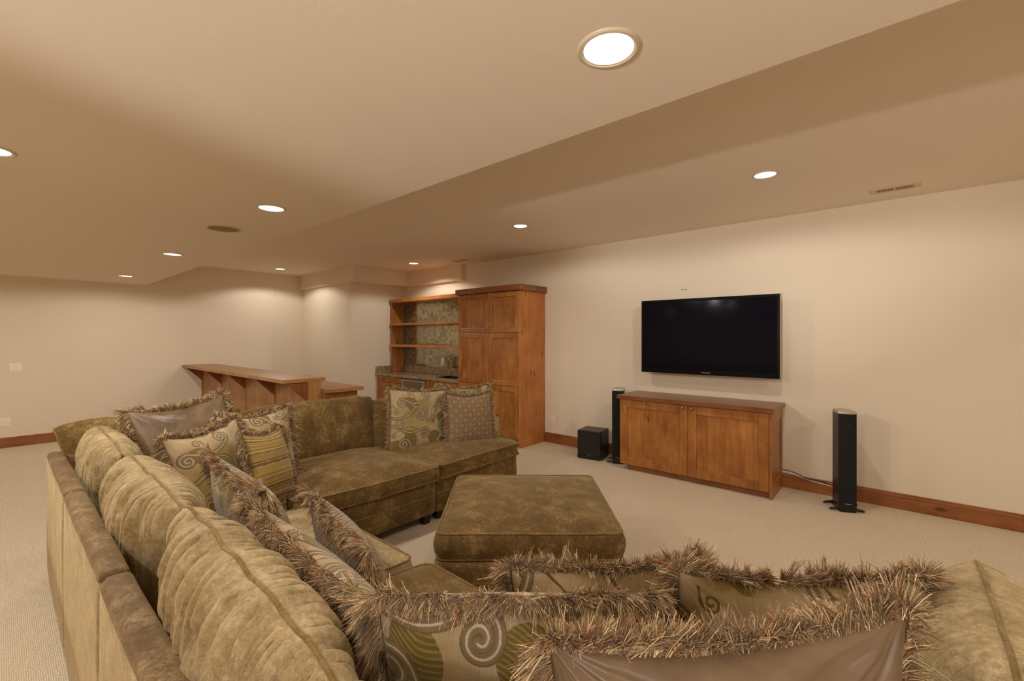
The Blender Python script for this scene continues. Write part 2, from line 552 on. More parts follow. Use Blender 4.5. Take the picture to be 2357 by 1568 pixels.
t = thing('ceiling_speaker', 'round flush ceiling speaker with tan grille in the low ceiling', 'speaker', (-3.883, 1.127, ZL))
Mx = Matrix.Translation((-3.883, 1.127, ZL))
MB().lathe([(0.102, -0.003), (0.104, -0.006), (0.115, -0.007), (0.122, 0.0)], 40, Mx, False).build('rim', M['trimw'], t, True)
MB().lathe([(0.0, -0.002), (0.103, -0.002), (0.103, 0.0)], 40, Mx, False).build('grille', M['spkgrille'], t)

def vent(x0, x1, y0, y1, label, cat='vent'):
    t = thing('ceiling_vent', label, cat, ((x0 + x1) / 2, (y0 + y1) / 2, ZH), 0, 'ceiling air vents')
    z = ZH
    MB().box(x0 + .04, y0 + .025, z - .003, x1 - .04, y1 - .025, z - .0005, 0.0002).build('duct_opening', M['dark'], t)
    f = MB()
    b = 0.032
    f.box(x0, y0, z - .008, x1, y0 + b, z); f.box(x0, y1 - b, z - .008, x1, y1, z)
    f.box(x0, y0 + b, z - .008, x0 + b * 1.3, y1 - b, z); f.box(x1 - b * 1.3, y0 + b, z - .008, x1, y1 - b, z)
    xm = (x0 + x1) / 2
    f.box(xm - .008, y0 + b, z - .008, xm + .008, y1 - b, z)
    f.build('vent_frame', M['vent'], t)
    s = MB()
    xs = x0 + b * 1.3 + 0.006
    while xs < x1 - b * 1.3 - 0.006:
        tilt = 0.5 if xs < xm else -0.5
        Ms = Matrix.Translation((xs, (y0 + y1) / 2, z - .007)) @ Matrix.Rotation(tilt, 4, 'Y')
        s.box(-.0018, -(y1 - y0) / 2 + b, -.006, .0018, (y1 - y0) / 2 - b, .005, 0.0004, Ms)
        xs += 0.0115
    tag(s.build('louvre', M['vent'], t), kind='stuff')
vent(-0.20, 0.115, 4.72, 4.86, 'cream ceiling air vent with two banks of slots on the right')
vent(-5.42, -5.12, 4.74, 4.88, 'small ceiling air vent above the pantry cabinet')

# ------------------------------------------------------------------ wall plates and screws
def wall_plate(name, label, cat, p, n, w=0.075, h=0.118, kind='outlet'):
    """p: centre on the wall, n: normal"""
    t = thing(name, label, cat, p)
    X = (-n[1], n[0], 0); Z = (0, 0, 1)
    Mx = frame(p, X, n, Z)
    MB().box(-w / 2, 0, -h / 2, w / 2, 0.006, h / 2, 0.002, Mx).build('cover_plate', M['plate'], t)
    if kind == 'outlet':
        for s in (-1, 1):
            o = MB().box(-.017, .0055, s * .021 - .015, .017, .0085, s * .021 + .015, 0.003, Mx).build('socket', M['plate'], t)
            d = MB()
            d.box(-.008, .0083, s * .021 - .004, -.006, .009, s * .021 + .006, .0002, Mx)
            d.box(.006, .0083, s * .021 - .004, .008, .009, s * .021 + .006, .0002, Mx)
            d.build('slot', M['dark'], o)
    else:
        MB().box(-w * .27, .0055, -h * .28, w * .27, .009, h * .28, 0.002, Mx).build('rocker', M['plate'], t)
wall_plate('wall_outlet', 'white outlet on the wall between pantry cabinet and subwoofer', 'outlet', (-3.735, YW, .328), (0, -1, 0))
wall_plate('light_switch', 'white rocker light switch high on the far left wall', 'light switch', (XW, .16, 1.084), (1, 0, 0), .12, .118, 'switch')
wall_plate('wall_outlet', 'blank white plate low on the far left wall above the baseboard', 'outlet', (XW, .062, .348), (1, 0, 0), .115, .122, 'blank')
wall_plate('wall_outlet', 'pale outlet on the mottled mirror behind the open shelves', 'outlet', (-6.10, 5.148, 1.075), (0, -1, 0), .075, .118)

def screw(p, n, label):
    Z = (0, 0, 1); Mx = frame(p, n, Z, (n[1], -n[0], 0)) if False else frame(p, (-n[1], n[0], 0), Z, n)
    o = MB().lathe([(0.0, 0.012), (0.003, 0.012), (0.006, 0.009), (0.004, 0.0)], 8, Mx, False).build('wall_screw', M['dark'])
    tag(o, label, 'screw', 'screws left in the walls')
screw((-1.90, YW, 2.044), (0, -1, 0), 'small dark screw on the wall above the television, first of two')
screw((-1.862, YW, 2.044), (0, -1, 0), 'small dark screw on the wall above the television, second of two')
screw((XW, 3.523, 2.316), (1, 0, 0), 'small screw high on the far wall, upper of two above the bar')
screw((XW, 3.508, 1.718), (1, 0, 0), 'small screw on the far wall, lower of two above the bar')

# ------------------------------------------------------------------ cabinets
def shaker_door(name, x0, x1, z0, z1, yf, t, mats=('wood_z', 'wood_x'), rail=0.07, knob=None, th=0.02, panel_mat=None):
    """frame of stiles and rails, recessed panel and knob; front at yf facing -y"""
    f = MB()
    f.box(x0, yf, z0, x0 + rail, yf + th, z1); f.box(x1 - rail, yf, z0, x1, yf + th, z1)
    f.box(x0 + rail, yf + .0004, z0, x1 - rail, yf + th, z0 + rail); f.box(x0 + rail, yf + .0004, z1 - rail, x1 - rail, yf + th, z1)
    d = f.build(name, M[mats[0]], t)
    MB().box(x0 + rail - .004, yf + .012, z0 + rail - .004, x1 - rail + .004, yf + .017, z1 - rail + .004, .0005).build('panel', M[panel_mat or mats[0]], d)
    if knob:
        kx, kz = knob
        Mx = frame((kx, yf, kz), (1, 0, 0), (0, 0, 1), (0, -1, 0))
        MB().lathe([(0.007, 0.0), (0.006, 0.012), (0.014, 0.016), (0.0165, 0.022), (0.013, 0.028), (0.0, 0.031)], 20, Mx, False).build('knob', M['knob'], d, True)
    return d

# tall pantry cabinet
PX0, PX1, PYF = -5.10, -3.865, 4.605
t = thing('pantry_cabinet', 'tall knotty alder pantry cabinet with six panelled doors beside the open shelves', 'cabinet', ((PX0 + PX1) / 2, 4.89, 0))
b = MB()
b.box(PX1 - .02, PYF, 0, PX1, YW - .002, 2.135)
b.build('side_panel', M['woodl_z'], t)
b = MB(); b.box(PX0, PYF + .022, 0.10, PX0 + .02, YW - .002, 2.135); b.box(PX0 + .02, PYF + .024, 0.10, PX1 - .02, YW - .002, 2.135)
b.build('carcass', M['wood_z'], t)
MB().box(PX0, PYF + .06, 0, PX1 - .02, PYF + .08, .10).build('toe_kick', M['top_x'], t)
MB().box(PX0 - .03, PYF - .03, 2.135, PX1 + .035, YW - .002, 2.216, .004).build('crown', M['top_x'], t)
xm = -4.462
for z0, z1, kz in ((1.563, 2.13, 1.605), (.822, 1.557, .80), (.12, .816, .775)):
    pass
for z0, z1, kz in ((1.563, 2.13, 1.605), (.826, 1.557, .866), (.12, .82, .78)):
    shaker_door('door', PX0 + .004, xm - .002, z0, z1, PYF, t, knob=(xm - .045, kz))
    shaker_door('door', xm + .002, PX1 - .022, z0, z1, PYF, t, knob=(xm + .045, kz))

# base cabinets under the granite
def base_cab(name, label, x0, x1, doors, drawers):
    t = thing(name, label, 'cabinet', ((x0 + x1) / 2, 4.86, 0))
    cc = MB()
    cc.box(x0, 4.60, .09, x0 + .02, YW - .004, .797); cc.box(x1 - .02, 4.60, .09, x1, YW - .004, .797)
    cc.box(x0 + .02, 4.62, .09, x1 - .02, YW - .004, .11); cc.box(x0 + .02, YW - .02, .11, x1 - .02, YW - .004, .797)
    cc.box(x0 + .02, 4.60, .11, x1 - .02, 4.615, .797)
    cc.build('carcass', M['wood_z'], t)
    MB().box(x0, 4.65, 0, x1, 4.67, .09).build('toe_kick', M['top_x'], t)
    for a, c, kx in drawers:
        shaker_door('drawer', a, c, .70, .79, 4.58, t, ('wood_x', 'wood_x'), .022, (kx, .745))
    for a, c, kx in doors:
        shaker_door('door', a, c, .10, .69 if drawers else .79, 4.58, t, knob=(kx, .63))
    return t
base_cab('base_cabinet', 'wooden base cabinet with small drawers under the left end of the granite counter',
         -7.296, -6.53, [(-7.28, -6.92, -6.96), (-6.91, -6.545, -6.87)], [(-7.28, -6.92, -7.10), (-6.91, -6.545, -6.73)])
base_cab('base_cabinet', 'wooden sink base cabinet between stainless appliance and pantry',
         -5.86, -5.105, [(-5.85, -5.49, -5.53), (-5.48, -5.115, -5.44)], [])
t = thing('undercounter_fridge', 'stainless framed undercounter appliance below the granite counter', 'appliance', (-6.19, 4.86, 0))
MB().box(-6.52, 4.60, .03, -5.87, YW - .004, .785).build('body', M['steel'], t)
f = MB(); f.box(-6.515, 4.575, .1, -6.475, 4.6, .775); f.box(-5.935, 4.575, .1, -5.875, 4.6, .775)
f.box(-6.475, 4.575, .745, -5.935, 4.6, .775); f.box(-6.475, 4.575, .1, -5.935, 4.6, .14)
f.build('door_frame', M['silver'], t)
MB().box(-6.475, 4.588, .14, -5.935, 4.598, .745).build('door_panel', M['steel'], t)
MB().tube([(-5.905, 4.575, .3), (-5.905, 4.55, .31), (-5.905, 4.55, .68), (-5.905, 4.575, .69)], .008, 8).build('handle', M['silver'], t, True)

t = thing('granite_counter', 'speckled brown granite counter with low backsplash', 'countertop', (-6.2, 4.86, .80))
c = MB()
# slab with a cut for the sink
sx0, sx1, sy0, sy1 = -5.82, -5.30, 4.72, 5.06
c.box(-7.297, 4.545, .80, sx0, YW - .003, .84, .004); c.box(sx1, 4.545, .80, -5.105, YW - .003, .84, .004)
c.box(sx0, 4.545, .80, sx1, sy0, .84, .004); c.box(sx0, sy1, .80, sx1, YW - .003, .84, .004)
c.build('counter_slab', M['granite'], t)
MB().box(-7.28, YW - .023, .84, -5.105, YW - .003, .962, .002).build('backsplash', M['granite'], t)
MB().box(-7.298, 4.56, .84, -7.278, YW - .003, .962, .002).build('side_splash', M['granite'], t)
t = thing('bar_sink', 'dark undermount sink set into the granite beside the pantry', 'sink', (-5.56, 4.89, .68))
s = MB(); s.box(sx0, sy0, .66, sx1, sy1, .67); s.box(sx0 - .003, sy0, .66, sx0 + .006, sy1, .838); s.box(sx1 - .006, sy0, .66, sx1 + .003, sy1, .838)
s.box(sx0, sy0 - .003, .66, sx1, sy0 + .006, .838); s.box(sx0, sy1 - .006, .66, sx1, sy1 + .003, .838)
s.build('basin', M['dark'], t)

# open shelves with antique mirror
t = thing('open_shelf_unit', 'open wooden shelf unit with mottled mirror back above the granite counter', 'shelf', (-6.2, 5.0, .84))
SX0, SX1, SYF = -7.255, -5.104, 4.85
MB().box(SX0, SYF + .01, .842, SX0 + .03, YW - .03, 2.138).build('side_panel', M['wood_z'], t)
MB().box(SX1 - .03, SYF + .01, .842, SX1, YW - .03, 2.138).build('side_panel', M['wood_z'], t)
MB().box(SX0 - .012, SYF - .015, 2.138, SX1, YW - .003, 2.20, .003).build('top', M['woodl_x'], t)
for z0, z1 in ((1.713, 1.751), (1.318, 1.363)):
    MB().box(SX0 - .012, SYF - .012, z0, SX1, YW - .03, z1, .003).build('shelf', M['woodl_x'], t)
MB().box(SX0 + .03, YW - .022, .963, SX1 - .03, YW - .016, 2.138).build('mirror', M['mirror'], t)

# low media cabinet
CX0, CX1, CYF = -2.428, -.897, 4.66
t = thing('media_cabinet', 'low wooden media cabinet with two panelled doors under the television', 'cabinet', ((CX0 + CX1) / 2, 4.9, 0))
b = MB(); b.box(CX0, CYF + .022, .062, CX0 + .02, 5.15, .80); b.box(CX0 + .02, CYF + .024, .062, CX1 - .02, 5.14, .80)
b.build('carcass', M['wood_z'], t)
MB().box(CX0 + .075, CYF + .05, 0, CX1 - .02, 5.1, .062).build('plinth', M['top_x'], t)
MB().box(CX0 - .02, CYF - .03, .80, CX1 + .022, YW - .004, .843, .003).build('top', M['top_x'], t)
sp = MB()
sp.box(CX1 - .02, CYF + .0, .0, CX1, CYF + .14, .80); sp.box(CX1 - .02, 5.09, .0, CX1, YW - .02, .80)
sp.box(CX1 - .02, CYF + .14, .0, CX1, 5.09, .14); sp.box(CX1 - .02, CYF + .14, .70, CX1, 5.09, .80)
spo = sp.build('side_frame', M['wood_z'], t)
MB().box(CX1 - .018, CYF + .136, .136, CX1 - .009, 5.094, .704).build('panel', M['wood_z'], spo)
xm = -1.66
shaker_door('door', CX0 + .004, xm - .002, .065, .795, CYF, t, rail=.085, knob=(xm - .052, .768), panel_mat='wood_z')
shaker_door('door', xm + .002, CX1 - .024, .065, .795, CYF, t, rail=.085, knob=(xm + .042, .768), panel_mat='wood_z')

# television
t = thing('television', 'flat black wall television above the media cabinet', 'television', (-1.60, 5.07, 1.09))
TX0, TX1, TZ0, TZ1, TY = -2.332, -.894, 1.085, 1.9275, 5.02
MB().box(TX0 + .12, TY + .05, TZ0 + .1, TX1 - .12, YW - .001, TZ1 - .1, .004).build('wall_mount', M['black'], t)
MB().box(TX0, TY + .012, TZ0, TX1, TY + .055, TZ1, .004).build('back_shell', M['silver'], t)
f = MB(); w = .03
f.box(TX0 + .002, TY, TZ0 + .004, TX1 - .004, TY + .02, TZ0 + .055); f.box(TX0 + .002, TY, TZ1 - w, TX1 - .004, TY + .02, TZ1 - .002)
f.box(TX0 + .002, TY, TZ0 + .055, TX0 + w, TY + .02, TZ1 - w); f.box(TX1 - w, TY, TZ0 + .055, TX1 - .004, TY + .02, TZ1 - w)
f.build('bezel', M['bezel'], t)
MB().box(TX0 + w - .002, TY + .006, TZ0 + .053, TX1 - w + .002, TY + .012, TZ1 - w + .002, .0005).build('screen', M['screen'], t)
def text(body, size, loc, rot, mat, parent, name='logo', ext=0.0006):
    cu = bpy.data.curves.new(name, 'FONT'); cu.body = body; cu.size = size; cu.align_x = 'CENTER'; cu.align_y = 'CENTER'; cu.extrude = ext
    cu.materials.append(mat)
    tmp = bpy.data.objects.new(name, cu); COL.objects.link(tmp)
    me = bpy.data.meshes.new_from_object(tmp.evaluated_get(bpy.context.evaluated_depsgraph_get()))
    bpy.data.objects.remove(tmp)
    o = bpy.data.objects.new(name, me); COL.objects.link(o)
    o.parent = parent
    Mi = root_matrix(parent).inverted() @ (Matrix.Translation(loc) @ rot)
    o.location = Mi.to_translation(); o.rotation_euler = Mi.to_euler()
    return o
text('Panasonic', .024, (-1.594, TY - .0007, TZ0 + .028), Matrix.Rotation(PI / 2, 4, 'X'), M['grey'], t)

# tower speakers
def tower(label, cx, cy, rz, h=.862):
    t = thing('tower_speaker', label, 'speaker', (cx, cy, 0), rz)
    Mx = Matrix.Translation((cx, cy, 0)) @ Matrix.Rotation(rz, 4, 'Z')
    w, d = .066, .098
    def outline(s=1.0, n=7):
        P = []
        for i in range(n):                               # bowed front, facing -y
            u = -1 + 2 * i / (n - 1); P.append((u * w * s, -d * s - .012 * (1 - u * u)))
        P += [(w * s * .96, d * .55), (w * .55 * s, d * s), (-w * .55 * s, d * s), (-w * s * .96, d * .55)]
        return P
    MB().prism(outline(), .035, h - .022, Mx).build('cabinet_body', M['black'], t)
    g = MB()
    P = [(-w * .93 + 2 * w * .93 * i / 8, 0) for i in range(9)]
    fr = [(x, -d - .0125 * (1 - (x / w) ** 2) - .006) for x, _ in P] + [(x, -d - .0125 * (1 - (x / w) ** 2) + .004) for x, _ in P[::-1]]
    g.prism(fr, .065, h - .03, Mx); g.build('front_grille', M['grille'], t)
    c = MB()
    n0 = len(outline())
    R = [(outline(1.0), h - .022), (outline(1.02), h - .016), (outline(1.0), h - .004), (outline(.93), h)]
    V = [(p[0], p[1], z) for o_, z in R for p in o_]
    F = [list(range(n0))[::-1]] + [[k * n0 + i, k * n0 + (i + 1) % n0, (k + 1) * n0 + (i + 1) % n0, (k + 1) * n0 + i] for k in range(3) for i in range(n0)] + [list(range(3 * n0, 4 * n0))]
    c.add(xf(V, Mx), F); c.build('top_cap', M['silver'], t)
    MB().box(-w * .92, -d - .012, .0, w * .92, d, .036, .004, Mx).build('base', M['black'], t)
    for sx in (-1, 1):
        for sy in (-1, 1):
            f = MB()
            R = []
            for k in range(7):
                u = k / 6; x = sx * (w * .8 + u * .075); y = sy * d * (.86 - .1 * u * (sy > 0)); z = .022 - .008 * u * u
                R.append((x, y, z))
            f.tube(xf(R, Mx), [.012, .012, .012, .0115, .011, .0105, .007], 8)
            f.build('foot', M['black'], t, True)
    # maker's badge
    bb = MB()
    bb.box(-.022, -d - .020, .072, .022, -d - .0182, .077, .0005, Mx)
    bb.build('badge', M['grey'], t)
    for z in (h - .11, h - .20):
        q = MB().lathe([(0.0, 0.0015), (0.0022, 0.001), (0.0025, 0.0)], 8, Mx @ frame((.008 if z > .7 else -.004, -d - .0185, z), (1, 0, 0), (0, 0, 1), (0, -1, 0)), False)
        q.build('grille_pin', M['grey'], t)
tower('slim black tower speaker standing alone right of the media cabinet', -.385, 4.865, math.radians(22))
tower('slim black tower speaker between media cabinet and subwoofer', -2.565, 4.905, math.radians(20), .885)

# subwoofer
t = thing('subwoofer', 'black cube subwoofer on the carpet beside the left tower speaker', 'speaker', (-2.905, 4.885, 0), math.radians(9))
Mx = root_matrix(t)
MB().box(-.15, -.14, .012, .15, .14, .352, .006, Mx).build('cabinet_body', M['black'], t)
MB().box(-.147, -.152, .05, .147, -.139, .349, .004, Mx).build('front_grille', M['sub'], t)
MB().box(-.15, -.152, .014, .15, -.139, .047, .003, Mx).build('front_foot_rail', M['black'], t)
for sx in (-1, 1):
    for sy in (-1, 1):
        MB().lathe([(.016, 0), (.018, .004), (.016, .014)], 12, Mx @ Matrix.Translation((sx * .12, sy * .11, 0))).build('rubber_foot', M['black'], t)
lg = MB()
for a0, a1, r, ox in ((0.4, 3.9, .010, -.008), (-.6, 2.6, .009, .009)):
    P = [(ox + r * math.cos(a0 + (a1 - a0) * i / 10), -.1535, .060 + r * math.sin(a0 + (a1 - a0) * i / 10)) for i in range(11)]
    lg.tube(xf(P, Mx), .0014, 5)
lg.tube(xf([(-.004, -.1535, .046), (.002, -.1535, .060), (.014, -.1535, .047)], Mx), .0014, 5)
lg.build('emblem', M['grey'], t)

# cables between cabinet and speaker
def cable(label, P, r, mat):
    P = np.array(P, float); tt = np.linspace(0, len(P) - 1, 40); i = np.clip(tt.astype(int), 0, len(P) - 2); f = (tt - i)[:, None]
    pm = P[np.clip(i - 1, 0, len(P) - 1)]; p0 = P[i]; p1 = P[i + 1]; p2 = P[np.clip(i + 2, 0, len(P) - 1)]
    Q = .5 * ((2 * p0) + (-pm + p1) * f + (2 * pm - 5 * p0 + 4 * p1 - p2) * f * f + (-pm + 3 * p0 - 3 * p1 + p2) * f ** 3)
    o = MB().tube(Q, r, 6).build('speaker_cable', mat, None, True)
    tag(o, label, 'cable', 'cables behind the right speaker')
cable('white cable drooping from the media cabinet to the right tower speaker',
      [(-.91, 5.11, .17), (-.84, 5.12, .165), (-.74, 5.13, .14), (-.62, 5.13, .112), (-.5, 5.11, .108), (-.42, 4.99, .115)], .005, M['white'])
cable('thin black cable drooping beside the white cable to the right tower speaker',
      [(-.91, 5.115, .185), (-.84, 5.125, .18), (-.77, 5.135, .163), (-.68, 5.12, .132), (-.56, 5.125, .13), (-.43, 4.99, .13)], .004, M['black'])

# ------------------------------------------------------------------ the bar
t = thing('wooden_bar', 'wooden bar with raised top on angled brackets and lower side counter', 'bar', (-7.0, 2.4, 0))
BX1 = -5.085
MB().box(XW + .002, 2.04, .988, BX1, 2.52, 1.03, .003).build('raised_top', M['bar_x'], t)
MB().box(XW + .002, 2.345, 0, -5.115, 2.46, .988, .001).build('core_wall', M['bar_z'], t)
xs = [-9.136, -8.114, -7.075, -6.05, -5.12]
for a, c in zip(xs[:-1], xs[1:]):
    MB().box(a + .012, 2.33, .0, c - .012, 2.3452, .986, .002).build('front_panel', M['bar_z'], t)
for x in xs:
    MB().box(x - .011, 2.318, 0, x + .011, 2.3455, .986, .001).build('batten', M['bar_z'], t)
for x in xs:
    mb = MB()
    x0, x1 = (x - .014, x + .014)
    if x < -9: x0, x1 = XW + .002, XW + .03
    P = [(2.085, .987), (2.318, .987), (2.318, .755)]
    V = [(x0, p[0], p[1]) for p in P] + [(x1, p[0], p[1]) for p in P]
    mb.add(V, [[0, 1, 2], [5, 4, 3], [0, 3, 4, 1], [1, 4, 5, 2], [2, 5, 3, 0]])
    mb.build('bracket', M['top_z'], t)
MB().box(-5.118, 2.318, 0, -5.085, 2.475, .988, .002).build('end_post', M['bar_z'], t)
MB().box(XW + .002, 2.462, .858, -4.93, 2.92, .90, .003).build('lower_counter', M['bar_x'], t)
MB().box(XW + .002, 2.462, 0, -4.99, 2.87, .858, .002).build('lower_cabinet', M['top_z'], t)

# ------------------------------------------------------------------ upholstery builders
def round_poly(poly, r, seg=5):
    """polygon (ccw) with rounded corners -> list of points"""
    out = []
    n = len(poly)
    for i in range(n):
        p0 = np.array(poly[i - 1], float); p1 = np.array(poly[i], float); p2 = np.array(poly[(i + 1) % n], float)
        rr = r[i] if isinstance(r, (list, tuple)) else r
        a = (p0 - p1) / np.linalg.norm(p0 - p1); b_ = (p2 - p1) / np.linalg.norm(p2 - p1)
        rr = min(rr, np.linalg.norm(p0 - p1) * .45, np.linalg.norm(p2 - p1) * .45)
        for k in range(seg + 1):
            u = k / seg
            out.append(((1 - u) ** 2) * (p1 + a * rr) + 2 * u * (1 - u) * p1 + u * u * (p1 + b_ * rr))
    return np.array(out)

def resample(P, step):
    Q = np.vstack([P, P[:1]]); d = np.r_[0, np.cumsum(np.linalg.norm(np.diff(Q, axis=0), axis=1))]
    n = max(12, int(d[-1] / step)); s = np.linspace(0, d[-1], n, endpoint=False)
    return np.stack([np.interp(s, d, Q[:, k]) for k in range(2)], -1)

def cushion_block(name, poly, z0, z1, mat, parent, r=.05, dome=.03, bulge=.012, step=.03, wrink=.004, pipe=True, pipe_bottom=True, seed=0, pr=.0055):
    """boxed cushion: welted top edge, bulging sides, domed top"""
    P = resample(round_poly(poly, r), step); n = len(P)
    c = P.mean(0)
    T = np.roll(P, -1, 0) - np.roll(P, 1, 0); T /= np.linalg.norm(T, axis=1)[:, None]
    N = np.stack([T[:, 1], -T[:, 0]], -1)
    arc = np.arange(n) * step
    rings = []
    ring = lambda d, z: np.column_stack([P + N * np.asarray(d)[..., None] if np.ndim(d) else P + N * d, np.full(n, z) if np.ndim(z) == 0 else z])
    wob = fbm(arc * 3.0 + seed * 7, np.zeros(n) + seed, 2) * wrink * 2
    rings.append(np.column_stack([c + (P - c) * .6, np.full(n, z0 + .004)]))
    rings.append(ring(-.008, z0))
    for u in (0, .12, .3, .5, .7, .88, 1.0):
        d = bulge * math.sin(PI * u) + fbm(arc * 9 + seed, np.full(n, u * 2.5 + seed), 3) * wrink * (1.6 if 0 < u < 1 else .3)
        rings.append(ring(d, z0 + .006 + (z1 - z0 - .006) * u + wob * .6))
    top_i = len(rings) - 1
    size = np.linalg.norm(P - c, axis=1).mean()
    ks = [.985, .955, .91, .85, .77, .67, .56, .44, .31, .18, .07]
    for k in ks:
        Q = c + (P - c) * k
        h = dome * (1 - k ** 2.6)
        zz = z1 + h + fbm(Q[:, 0] * 5 + seed, Q[:, 1] * 5, 3) * wrink * 2.2 * min(1, (1 - k) * 6) + wob * .6 * max(0, 1 - (1 - k) * 4)
        rings.append(np.column_stack([Q, zz]))
    V = np.concatenate(rings); m = len(rings)
    V = np.vstack([V, [[c[0], c[1], z1 + dome]]])
    F = []
    for a in range(m - 1):
        for i in range(n):
            i2 = (i + 1) % n; F.append([a * n + i, a * n + i2, (a + 1) * n + i2, (a + 1) * n + i])
    for i in range(n): F.append([(m - 1) * n + i, (m - 1) * n + (i + 1) % n, m * n])
    F.append(list(range(n))[::-1])
    o = MB().add(V, F).build(name, mat, parent, True)
    if pipe:
        MB().tube(rings[top_i] + np.array([0, 0, .002]), pr, 6, True).build('piping', M['piping'], o, True)
    if pipe_bottom:
        MB().tube(rings[2] + np.array([0, 0, .002]), pr * .9, 6, True).build('piping', M['piping'], o, True)
    return o

def knife_cushion(name, w, h, th, Mx, mat, parent, nu=90, nv=60, pleat=.008, seed=0, ear=.045, pinch=.05, pexp=.5, pfreq=40, sag=0.02, pipe=.0055, lowfull=.25, taper=0.0):
    """pillow-shaped back cushion: local x width, y thickness, z up; welt along the seam, gathers along the top"""
    U, V = np.meshgrid(np.linspace(-1, 1, nu), np.linspace(-1, 1, nv), indexing='ij')
    # denser toward the seam
    U = np.sin(U * PI / 2) * .55 + U * .45; V = np.sin(V * PI / 2) * .55 + V * .45
    ru = U * w / 2 * (1 - pinch * (1 - V ** 2) * np.abs(U) ** 2) * (1 - taper * np.clip(.6 - V, 0, 1.6))
    topedge = fbm((U * w * 5 + seed * 3.1), np.full_like(U, seed * 1.7), 3) * .035 * np.clip(V, 0, 1) ** 3
    rv = V * h / 2 * (1 - pinch * .7 * (1 - U ** 2) * np.abs(V) ** 2) - sag * (1 - U ** 2) * np.clip(V, 0, 1) ** 2 + topedge
    rv = rv - .065 * np.abs(U) ** 4 * np.clip(V, 0, 1) ** 2
    prof = (np.clip(1 - np.abs(U) ** 2.6, 0, 1) ** .62) * (np.clip(1 - np.abs(V) ** 2.4, 0, 1) ** pexp)
    prof = prof * (1 + lowfull * np.clip(-V, 0, 1))
    amp = np.clip((V + .35) / 1.35, 0, 1) ** 1.2 * (1 - np.clip((np.abs(V) - .93) / .07, 0, 1) * .6) * np.clip(prof * 3, 0, 1)
    obs = []
    seam = None
    out = []
    for s in (-1, 1):
        x = U * w * pfreq * .5
        sk = V * 1.3 + .35 * s
        f1 = fbm(x + sk * .9 + seed * 11 + s * 5, V * 1.1 + seed, 2)
        f2 = fbm(x * .45 + seed * 3 + s * 2, V * 1.6 + seed * 2, 3)
        pl = (.35 - np.exp(-(f1 / .055) ** 2) * (.5 + 1.4 * np.clip(f2 + .25, 0, 1)) + np.abs(f1) * 1.2) * pleat * amp + f2 * pleat * 2.2 * prof
        y = s * (th / 2 * prof + pl)
        y += np.where(prof < 1e-6, 0, 0)
        out.append(np.stack([ru, y, rv], -1).reshape(-1, 3))
    Vv = np.concatenate(out)
    F = np.vstack([grid_faces(nu, nv, 0, False), grid_faces(nu, nv, nu * nv, True)])
    seam_idx = list(range(0, nv)) + [i * nv + nv - 1 for i in range(1, nu)] + [(nu - 1) * nv + j for j in range(nv - 2, -1, -1)] + [i * nv for i in range(nu - 2, 0, -1)]
    S = (Vv[seam_idx] + Vv[[i + nu * nv for i in seam_idx]]) / 2
    Vv[seam_idx] = S; Vv[[i + nu * nv for i in seam_idx]] = S
    o = fast_mesh(name, xf(Vv, Mx), F, mat, parent)
    if pipe:
        MB().tube(xf(S, Mx), pipe, 6, True).build('piping', M['piping'], o, True)
    return o

